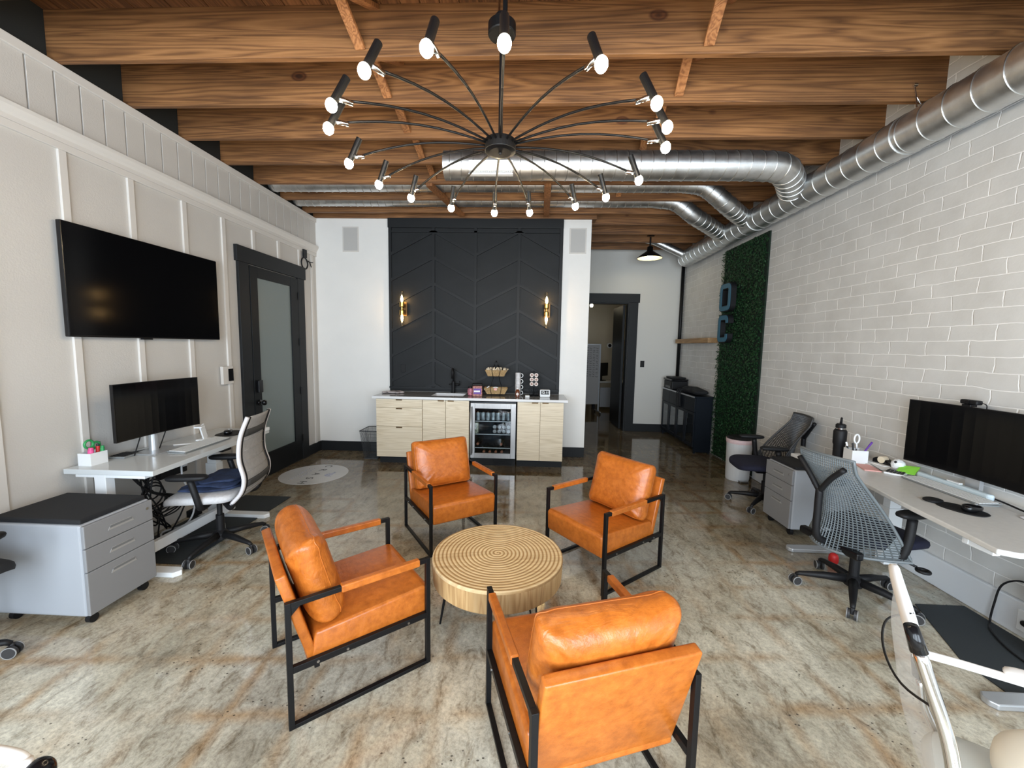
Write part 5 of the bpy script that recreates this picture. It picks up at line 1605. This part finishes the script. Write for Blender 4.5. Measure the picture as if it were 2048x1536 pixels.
bm = BM(); box(bm, -0.04, 0.04, 0.004, 0.03, 0.745, 1.05); box(bm, -0.09, 0.09, 0.0, 0.045, 0.735, 0.745); obj('stand_base', bm, 'silver', m2)
t = thing('webcam', 'small black webcam clipped on top of the wide monitor', 'webcam', (2.765, 2.585, 1.272), -PI / 2)
bm = BM(); box(bm, -0.05, 0.05, -0.02, 0.02, 0.014, 0.042); obj('camera_body', bm, 'black_matte', t, bevel=0.008, seg=3)
bm = BM(); box(bm, -0.025, 0.025, -0.03, 0.012, 0.0, 0.014); obj('clip', bm, 'black_gloss', t, bevel=0.002)
bm = BM(); tube(bm, [(0, -0.02, 0.028), (0, -0.024, 0.028)], 0.011, 14); obj('lens', bm, 'black_gloss', t)
bm = BM(); tube(bm, smooth_path([(0.05, 0, 0.03), (0.075, 0.01, 0.02), (0.07, 0.02, -0.01)], 5), 0.003, 6); obj('camera_cable', bm, 'black_matte', t)
t = thing('water_bottle', 'black insulated water bottle with loop lid on the right desk', 'bottle', (2.575, 3.34, 0.735), -2.2)
bm = BM(); lathe(bm, [(0.036, 0.0), (0.038, 0.006), (0.039, 0.10), (0.045, 0.115), (0.046, 0.215), (0.036, 0.232)], 28); obj('bottle_body', bm, 'black_matte', t, smooth=True)
bm = BM(); lathe(bm, [(0.031, 0.232), (0.031, 0.242)], 24); obj('bottle_collar', bm, 'chrome', t)
bm = BM(); lathe(bm, [(0.035, 0.242), (0.035, 0.268), (0.026, 0.276)], 24); tube(bm, smooth_path([(0.02, 0, 0.272), (0.035, 0, 0.305), (0.02, 0, 0.325), (-0.005, 0, 0.30), (-0.015, 0, 0.275)], 5), 0.0075, 8); tube(bm, [(-0.02, 0, 0.27), (-0.045, 0, 0.285)], 0.009, 8); obj('lid', bm, 'black_matte', t, smooth=False)
t = thing('pen_cup', 'white square pen cup beside the black water bottle', 'pen cup', (2.60, 3.20, 0.735), -0.15)
bm = BM(); openbox(bm, 0.055, 0.055, 0.10); obj('cup_body', bm, 'white_plastic', t)
t = thing('scissors', 'scissors with white handle in the white pen cup', 'scissors', (2.59, 3.19, 0.742))
bm = BM(); tube(bm, [Vector((p[0] * 0.55, p[1], p[2])) for p in arc((0, 0, 0.178), 0.035, 0, 2 * PI, 18, 'xz')[:-1]], 0.0065, 8, closed=True); beam(bm, (0, 0, 0.145), (0.004, 0, 0.10), 0.014, 0.008); obj('handle', bm, 'white_plastic', t, smooth=True)
bm = BM(); beam(bm, (0.004, 0, 0.11), (0.0, 0, 0.0), 0.012, 0.003); obj('blade', bm, 'chrome', t)
pn = None
for i, (lb, m, e) in enumerate((('black pen at the left of the pen cup', 'ink', (-0.02, 0.03)), ('second black pen in the pen cup, just left of the scissors', 'ink', (-0.008, 0.012)), ('blue pen leaning right out of the pen cup', 'purple', (0.05, -0.06)))):
    t = thing('pen', lb, 'pen', (2.58 + 0.012 * i, 3.22 - 0.016 * i, 0.742), 0, 'pens in the pen cup')
    z1 = 0.135 if i < 2 else 0.165
    bm = BM(); tube(bm, [(0, 0, 0), (e[0], e[1], z1)], 0.006, 8); obj('pen_barrel', bm, m, t)
    bm = BM(); tube(bm, [(e[0] * .8, e[1] * .8, z1 * .8), (e[0] * 1.02, e[1] * 1.02, z1 * 1.02)], 0.007, 8); obj('pen_cap', bm, 'white_plastic' if i == 0 else m, t)
tag(obj('glue_box', (lambda b: (box(b, 2.60, 2.63, 3.285, 3.31, 0.735, 0.80), b)[1])(BM()), mat('striped_box', (0.12, 0.12, 0.25), 0.5, var=0.9, vs=60)), 'small striped box between the water bottle and pen cup', 'box')
t = thing('pink_notepad', 'pink spiral notepad lying in front of the pen cup', 'notepad', (2.56, 3.03, 0.735), -0.35)
bm = BM(); box(bm, -0.05, 0.05, -0.09, 0.09, 0, 0.006); obj('pages', bm, 'pinkpad', t)
bm = BM()
for i in range(12):
    tube(bm, [Vector(p) for p in arc((0.05, -0.082 + i * 0.015, 0.006), 0.006, 0, 2 * PI, 8, 'xz')[:-1]], 0.0012, 4, closed=True)
obj('spiral', bm, 'black_metal', t)
pr = [(2.70, 3.22, 0.3, 0.15, 0.21, 'white paper sheets against the brick behind the pen cup'), (2.69, 3.07, -0.2, 0.14, 0.20, 'blue-edged papers right of the pen cup'), (2.74, 3.13, 0.1, 0.11, 0.15, 'small white paper lying on the sheets behind the pen cup')]
for i, (x, y, rz, a, b, lb) in enumerate(pr):
    t = tag(obj('paper_sheet', (lambda bb: (box(bb, -a / 2, a / 2, -b / 2, b / 2, 0, 0.003 + 0.001 * i), bb)[1])(BM()), 'paper'), lb, 'paper', 'papers behind the pen cup')
    t.location = (x, y, 0.735 + 0.0035 * i); t.rotation_euler = (0, 0, rz)
t = thing('tape_dispenser', 'black tape dispenser with white roll on the right desk', 'tape dispenser', (2.76, 3.11, 0.735), -1.35)
bm = BM(); prism(bm, [(-0.08, 0), (0.085, 0), (0.085, 0.028), (0.03, 0.03), (0.0, 0.055), (-0.05, 0.058), (-0.08, 0.04)], -0.03, 0.03, Matrix(((1, 0, 0, 0), (0, 0, 1, 0), (0, 1, 0, 0), (0, 0, 0, 1)))); obj('dispenser_body', bm, 'black_gloss', t, bevel=0.008, seg=3)
bm = BM(); tube(bm, [(-0.015, -0.032, 0.042), (-0.015, 0.012, 0.042)], 0.026, 20); obj('tape_roll', bm, 'paper_warm', t)
t = thing('faceted_ball', 'white faceted desk ornament beside the lime sticky note', 'ornament', (2.745, 2.995, 0.735))
bm = BM(); bmesh.ops.create_icosphere(bm, subdivisions=2, radius=0.043, matrix=Matrix.Translation((0, 0, 0.04))); obj('ball', bm, 'white_plastic', t)
bm = BM(); tube(bm, [(-0.03, -0.012, 0.062), (-0.034, -0.013, 0.065)], 0.009, 8); obj('ball_mark', bm, 'ink', t)
bm = BM()
q = [(-0.055, -0.05, 0.0), (0.045, -0.055, 0.004), (0.055, 0.05, 0.042), (-0.045, 0.055, 0.03)]
Vt = [bm.verts.new(p) for p in q]; bm.faces.new(Vt)
o = tag(obj('sticky_note', bm, 'lime'), 'lime green sticky note standing below the wide monitor', 'sticky note')
bmod = o.modifiers.new('s', 'SOLIDIFY'); bmod.thickness = 0.006
o.location = (2.738, 2.91, 0.742); o.rotation_euler = (0, 0, -0.9)
t = thing('desk_calculator', 'white and black calculator on the right desk', 'calculator', (2.655, 2.905, 0.735), -0.9)
bm = BM(); box(bm, -0.055, 0.055, -0.075, 0.075, 0, 0.014); obj('calculator_body', bm, 'white_plastic', t, bevel=0.006)
bm = BM(); box(bm, -0.045, 0.045, 0.03, 0.065, 0.014, 0.017); obj('calculator_display', bm, 'black_gloss', t)
bm = BM()
for i in range(5):
    for j in range(4):
        box(bm, -0.047 + i * 0.0195, -0.033 + i * 0.0195, -0.065 + j * 0.022, -0.049 + j * 0.022, 0.014, 0.018)
obj('calculator_keys', bm, 'black_matte', t)
keyboard('white keyboard on the right desk in front of the wide monitor', (2.655, 2.56, 0.735), -PI / 2 - 0.03, 0.50, 0.12)
t = thing('keyboard_cover', 'pale blue clear tray lying behind the right keyboard', 'tray', (2.752, 2.62, 0.735), -PI / 2 - 0.02)
bm = BM(); prism(bm, [(-0.22, -0.022), (0.22, -0.022), (0.24, 0.0), (0.22, 0.018), (-0.22, 0.018), (-0.24, 0.0)], 0.0, 0.04); obj('tray_body', bm, mat('pale_blue_plastic', (0.55, 0.66, 0.72), 0.3), t, bevel=0.012, seg=3)
bm = BM(); box(bm, -0.03, 0.05, -0.012, 0.012, 0.04, 0.048); obj('tray_tab', bm, 'white_plastic', t, bevel=0.003)
t = tag(obj('mouse_pad', (lambda b: (sell(b, (0, 0, 0.003), 0.075, 0.105, 0.003, 0.2, 0.8, 34, 6), sell(b, (0.0, 0.125, 0.009), 0.05, 0.04, 0.009, 0.7, 0.8, 24, 8), b)[2])(BM()), 'black_matte', smooth=True), 'black mouse pad with wrist rest on the right desk', 'mouse pad')
t.location = (2.43, 2.25, 0.735); t.rotation_euler = (0, 0, 0.35)
mouse('black mouse on the wrist-rest pad on the right desk', (2.45, 2.22, 0.742), -1.3)
tag(obj('desk_cable', (lambda b: (tube(b, smooth_path([(2.79, 2.42, 0.742), (2.75, 2.33, 0.75), (2.73, 2.22, 0.745), (2.72, 2.1, 0.742), (2.70, 1.95, 0.742)], 6), 0.005, 6), b)[1])(BM()), 'black_matte', smooth=True), 'black cord lying under the wide monitor', 'cable')
tag(obj('clear_packet', (lambda b: (sell(b, (2.66, 2.10, 0.742), 0.04, 0.07, 0.007, 0.6, 0.6, 20, 8), b)[1])(BM()), mat('crumpled_film', (0.62, 0.62, 0.66), 0.15, bump=0.8, bs=40), smooth=True), 'crumpled clear packet at the near end of the right desk', 'packet')
t = tag(obj('floor_mat', (lambda b: (prism(b, [(2.80, 2.51), (2.50, 2.51), (2.30, 2.05), (2.30, 0.9), (2.80, 0.9)], 0.0, 0.006), b)[1])(BM()), 'mat_floor'), 'dark mat on the floor below the right desk', 'mat')
t = thing('wall_outlet', 'white outlet with black plug low on the brick wall', 'outlet', (XR - 0.03, 2.215, 0.10))
bm = BM(); box(bm, -0.008, 0, -0.05, 0.05, -0.06, 0.06); obj('outlet_plate', bm, 'white_plastic', t, bevel=0.002)
bm = BM(); sell(bm, (-0.022, -0.012, 0.0), 0.018, 0.03, 0.016, 0.7, 0.7, 16, 8); obj('plug', bm, 'black_matte', t, smooth=True)
tag(obj('desk_power_cable', (lambda b: (tube(b, smooth_path([(2.83, 2.20, 0.31), (2.815, 2.27, 0.32), (2.805, 2.34, 0.25), (2.80, 2.36, 0.12), (2.79, 2.36, 0.012), (2.70, 2.27, 0.012), (2.62, 2.1, 0.012), (2.6, 1.9, 0.012)], 6), 0.005, 6), b)[1])(BM()), 'black_matte', smooth=True), 'thin dark cable draped over the footing below the right desk', 'cable')
tag(obj('wall_plug', (lambda b: (box(b, 2.82, XR, 2.14, 2.20, 0.25, 0.35), b)[1])(BM()), 'black_matte', bevel=0.005), 'black power adapter on the brick wall under the right desk', 'adapter')
tag(obj('red_plastic_cap', (lambda b: (sell(b, (2.33, 2.97, 0.045), 0.03, 0.03, 0.045, 0.8, 0.8, 18, 10), b)[1])(BM()), 'red', smooth=True), 'small red plastic cap on the floor behind the grey lattice chair', 'cap')

# ================================================================== FAR RIGHT: bin, hedge, sign, shelf, credenza
t = thing('waste_bin', 'white bin with liner in front of the artificial hedge', 'bin', (2.63, 4.96, 0))
bm = BM(); lathe(bm, [(0.128, 0.0), (0.132, 0.02), (0.142, 0.50), (0.134, 0.50), (0.124, 0.03)], 36); obj('bin_body', bm, 'bin', t, smooth=False)
bm = BM(); lathe(bm, [(0.145, 0.46), (0.150, 0.485), (0.150, 0.512), (0.134, 0.512), (0.134, 0.48)], 36); obj('liner', bm, mat('pale_pink_liner', (0.72, 0.55, 0.56), 0.5), t, smooth=False)
bm = BM(); lathe(bm, [(0.12, 0.505), (0.142, 0.515), (0.12, 0.54), (0.02, 0.545)], 36); obj('lid', bm, 'black_matte', t, smooth=False)
bm = BM(); box(bm, -0.05, 0.05, -0.18, -0.12, 0.005, 0.02); obj('pedal', bm, 'steel', t, bevel=0.003)

t = thing('artificial_hedge', 'tall dark green artificial hedge panel on the brick wall', 'hedge panel', (0, 0, 0))
bm = BM(); box(bm, XR - 0.022, XR - 0.002, 5.02, 6.09, 0.02, 3.02); obj('backing', bm, 'leaf_back', t)
random.seed(9)
bm = BM()
for i in range(15000):
    y, z = random.uniform(5.02, 6.09), random.uniform(0.03, 3.0)
    c = Vector((XR - random.uniform(0.02, 0.075), y, z))
    a = random.uniform(0, 2 * PI)
    tl = random.uniform(-0.9, 0.9)
    d = Vector((-math.sin(tl) * 0.7, math.cos(a), math.sin(a))).normalized() * random.uniform(0.012, 0.02)
    s = d.cross(Vector((1, random.uniform(-.6, .6), random.uniform(-.6, .6)))).normalized() * random.uniform(0.006, 0.01)
    p = [c - d, c + s, c + d, c - s]
    ov = max(q.x for q in p) - (XR - 0.003)
    if ov > 0:
        p = [q - Vector((ov, 0, 0)) for q in p]
    bm.faces.new([bm.verts.new(q) for q in p])
o = obj('leaves', bm, 'leaf', t); o['kind'] = 'stuff'

def letter(name, lb, y0, y1, z0, z1, opened):
    """thick channel letter standing proud of the hedge; y1 is the far (left) side"""
    t = thing(name, lb, 'sign letter', (0, 0, 0), 0, 'sign letters on the hedge')
    yc, zc, a, b, r = (y0 + y1) / 2, (z0 + z1) / 2, (y1 - y0) / 2, (z1 - z0) / 2, 0.085
    def rr(a, b, r, n_=5):
        out = []
        for cx, cz, s in ((a - r, b - r, 0), (-a + r, b - r, 1), (-a + r, -b + r, 2), (a - r, -b + r, 3)):
            for k in range(n_ + 1):
                q = PI / 2 * (s + k / n_)
                out.append((cx + r * math.cos(q), cz + r * math.sin(q)))
        return out
    def ringmesh(x0, x1, O, I):
        bm = BM()
        A = [[bm.verts.new((x, yc + p[0], zc + p[1])) for x in (x0, x1)] for p in O]
        B = [[bm.verts.new((x, yc + p[0], zc + p[1])) for x in (x0, x1)] for p in I]
        n_ = len(O)
        for i in range(n_):
            j = (i + 1) % n_
            if opened and O[i][0] < 0 and O[j][0] < 0 and abs(O[i][1] + O[j][1]) < 0.05:
                bm.faces.new((A[i][0], A[i][1], B[i][1], B[i][0])); bm.faces.new((A[j][0], A[j][1], B[j][1], B[j][0]))
                continue
            bm.faces.new((A[i][0], A[j][0], B[j][0], B[i][0])); bm.faces.new((A[i][1], B[i][1], B[j][1], A[j][1]))
            bm.faces.new((A[i][0], A[i][1], A[j][1], A[j][0])); bm.faces.new((B[i][0], B[j][0], B[j][1], B[i][1]))
        return bm
    def outl(a, b, r, gap):
        P = rr(a, b, r)
        # split the long near side so that a gap can be left
        P = P[:12] + [(-a, gap), (-a, -gap)] + P[12:]
        return P
    k = 0.085
    obj('letter_body', ringmesh(2.705, XR - 0.085, outl(a, b, r, 0.07), outl(a - k, b - k, 0.02, 0.07)), 'black_matte', t)
    obj('letter_face', ringmesh(2.70, 2.705, outl(a - 0.012, b - 0.012, r - 0.01, 0.075), outl(a - k + 0.012, b - k + 0.012, 0.025, 0.075)), 'blueface', t)
letter('sign_letter', 'blue and black block letter O on the hedge', 5.575, 5.90, 2.125, 2.515, False)
letter('sign_letter', 'blue and black block letter C below the O on the hedge', 5.60, 5.90, 1.695, 2.085, True)

tag(obj('wall_shelf', (lambda b: (box(b, 2.71, XR, 6.2, 7.55, 1.70, 1.775), b)[1])(BM()), 'shelfwood', bevel=0.004), 'thick wooden shelf on the brick wall beyond the hedge', 'shelf')
tag(obj('corner_pipe', (lambda b: (tube(b, [(2.815, 7.64, 0.9), (2.815, 7.64, 3.35)], 0.03, 16), b)[1])(BM()), 'black_metal', smooth=True), 'black vertical pipe in the far right corner', 'pipe')

t = thing('credenza', 'long blue-black cabinet with glass doors along the brick wall', 'cabinet', (0, 0, 0))
CX0, CX1, CY0, CY1, CH = 2.545, 2.815, 6.13, 7.60, 0.86
bm = BM()
box(bm, CX0 + 0.02, CX1, CY0, CY0 + 0.03, 0.02, CH); box(bm, CX0 + 0.02, CX1, CY1 - 0.03, CY1, 0.02, CH); box(bm, CX1 - 0.01, CX1, CY0 + 0.03, CY1 - 0.03, 0.10, CH)
box(bm, CX0 + 0.02, CX1 - 0.01, CY0 + 0.03, CY1 - 0.03, 0.08, 0.12); box(bm, CX0 + 0.02, CX1 - 0.01, CY0 + 0.03, CY1 - 0.03, 0.42, 0.435); box(bm, CX0 + 0.02, CX1 - 0.01, (CY0 + CY1) / 2 - 0.015, (CY0 + CY1) / 2 + 0.015, 0.12, CH)
obj('body', bm, 'navycab', t)
bm = BM(); box(bm, CX0 - 0.01, CX1 + 0.01, CY0 - 0.01, CY1 + 0.01, CH, CH + 0.022); obj('cabinet_top', bm, 'navycab', t, bevel=0.003)
bm = BM(); box(bm, CX0 - 0.014, CX0 - 0.01, CY0, CY1, CH, CH + 0.022); obj('top_edge', bm, 'silver', t)
n4 = (CY1 - CY0) / 4
for i in range(4):
    y0, y1 = CY0 + i * n4 + 0.004, CY0 + (i + 1) * n4 - 0.004
    bm = BM(); box(bm, CX0, CX0 + 0.02, y0, y1, 0.64, CH - 0.005); obj('drawer', bm, 'navycab', t, bevel=0.002)
    bm = BM()
    box(bm, CX0, CX0 + 0.02, y0, y0 + 0.045, 0.10, 0.635); box(bm, CX0, CX0 + 0.02, y1 - 0.045, y1, 0.10, 0.635); box(bm, CX0, CX0 + 0.02, y0 + 0.045, y1 - 0.045, 0.10, 0.145); box(bm, CX0, CX0 + 0.02, y0 + 0.045, y1 - 0.045, 0.59, 0.635)
    d = obj('door', bm, 'navycab', t, bevel=0.002)
    bm = BM(); box(bm, CX0 + 0.008, CX0 + 0.012, y0 + 0.045, y1 - 0.045, 0.145, 0.59); obj('glass_pane', bm, 'cab_glass', d)
for y in (CY0 + 0.015, CY1 - 0.015):
    for x in (CX0 + 0.035, CX1 - 0.02):
        bm = BM(); box(bm, x - 0.014, x + 0.014, y - 0.014, y + 0.014, 0.0, 0.02); obj('foot', bm, 'navycab', t)
t = thing('printer', 'black printer on the far end of the blue-black cabinet', 'printer', (2.655, 7.32, CH + 0.022), 0.0)
bm = BM(); box(bm, -0.12, 0.16, -0.2, 0.2, 0, 0.15); obj('printer_body', bm, 'black_matte', t, bevel=0.015, seg=3)
bm = BM(); box(bm, -0.13, 0.165, -0.21, 0.21, 0.152, 0.185); obj('scanner_lid', bm, 'black_gloss', t, bevel=0.012, seg=3)
bm = BM(); box(bm, -0.10, 0.14, -0.17, 0.17, 0.186, 0.215); obj('document_feeder', bm, 'black_matte', t, bevel=0.01)
bm = BM(); box(bm, -0.126, -0.12, -0.15, 0.1, 0.02, 0.06); obj('paper_tray', bm, 'black_gloss', t)
t = thing('black_bag', 'black cloth bag slumped on the near end of the blue-black cabinet', 'bag', (2.70, 6.50, CH + 0.022))
random.seed(4)
bm = BM()
def crumple(v): return Vector((v.x + 0.012 * math.sin(v.y * 31), v.y, v.z * (1 + 0.35 * math.sin(v.y * 17 + v.x * 20)) * (0.75 + 0.6 * max(0, v.y))))
sell(bm, (-0.02, 0, 0.055), 0.12, 0.36, 0.055, 0.8, 0.7, 48, 14, None, crumple)
obj('bag_body', bm, 'cushion_black', t, smooth=True)
bm = BM()
for y in (0.16, 0.22, 0.30):
    tube(bm, smooth_path([(-0.1, y, 0.05), (-0.175, y + 0.01, 0.03), (-0.178, y + 0.015, -0.12), (-0.176, y - 0.01, -0.2 - y * 0.2)], 5), 0.010, 6)
obj('bag_strap', bm, 'cushion_black', t, smooth=True)

# ---------------------------------------------------------------- room behind the doorway
t = thing('whiteboard', 'rolling whiteboard with handwriting seen through the doorway', 'whiteboard', (1.35, 9.70, 0), 0.12)
bm = BM(); box(bm, -0.42, 0.40, -0.008, 0.008, 0.22, 1.66); obj('board', bm, mat('grey_whiteboard', (0.34, 0.33, 0.32), 0.4), t)
bm = BM(); box(bm, 0.36, 0.395, -0.02, 0.02, 0.05, 1.68); box(bm, -0.455, -0.42, -0.02, 0.02, 0.05, 1.68); box(bm, -0.42, 0.40, -0.012, 0.012, 1.66, 1.68); box(bm, 0.36, 0.375, -0.24, 0.24, 0.04, 0.07); box(bm, -0.445, -0.43, -0.24, 0.24, 0.04, 0.07); obj('board_frame', bm, 'silver', t)
bm = BM()
for i in range(14):
    z = 1.58 - i * 0.052
    for j in range(9):
        x = -0.34 + j * 0.078
        tube(bm, [(x, -0.009, z + random.uniform(-.012, .012)), (x + 0.025, -0.009, z + random.uniform(-.02, .02)), (x + 0.05, -0.009, z + random.uniform(-.012, .012))], 0.004, 5)
obj('handwriting', bm, 'ink', t)
bm = BM()
for cx in (0.367, -0.437):
    for yy in (-0.22, 0.22):
        tube(bm, [(cx - 0.012, yy, 0.022), (cx + 0.012, yy, 0.022)], 0.022, 12)
obj('caster', bm, 'black_matte', t)
t = thing('back_room_desk', 'pale desk with dark panel seen through the doorway', 'desk', (2.1, 10.55, 0))
bm = BM(); box(bm, -0.45, 0.5, -0.35, 0.35, 0.71, 0.745); obj('desktop', bm, 'desk_top', t, bevel=0.004)
bm = BM(); box(bm, -0.24, 0.24, -0.28, -0.26, 0.08, 0.58); obj('modesty_panel', bm, 'grey_side', t)
for x in (-0.36, 0.40):
    bm = BM(); box(bm, x - 0.03, x + 0.03, -0.1, 0.1, 0.0, 0.71); obj('leg', bm, 'black_matte', t)
t = thing('back_room_monitor', 'black monitor on the desk seen through the doorway', 'monitor', (1.93, 10.45, 0.745), 0.9)
bm = BM(); box(bm, -0.27, 0.27, -0.015, 0.015, 0.12, 0.46); obj('monitor_shell', bm, 'black_gloss', t)
bm = BM(); box(bm, -0.03, 0.03, 0.015, 0.04, 0.01, 0.25); box(bm, -0.1, 0.1, -0.06, 0.1, 0.0, 0.012); obj('stand_base', bm, 'black_matte', t)
t = thing('thermostat', 'round black and white thermostat on the wall beyond the doorway', 'thermostat', (2.30, YEND - 0.1, 1.66))
bm = BM(); tube(bm, [(0, 0, 0), (0, -0.012, 0)], 0.075, 24); obj('thermostat_plate', bm, 'white_plastic', t)
bm = BM(); tube(bm, [(0, -0.012, 0), (0, -0.03, 0)], 0.045, 24); obj('thermostat_dial', bm, 'black_gloss', t)
t = thing('ceiling_bulb_lamp', 'lit bulb lamp in the room beyond the doorway', 'lamp', (1.52, 10.0, 2.62))
bm = BM(); sell(bm, (0, 0, 0), 0.04, 0.04, 0.04, 1, 1, 16, 10); obj('bulb', bm, 'pbulb', t, smooth=True)
bm = BM(); cyl(bm, (0, 0, 0.035), (0, 0, 0.28), 0.008, 8); obj('stem', bm, 'black_metal', t)
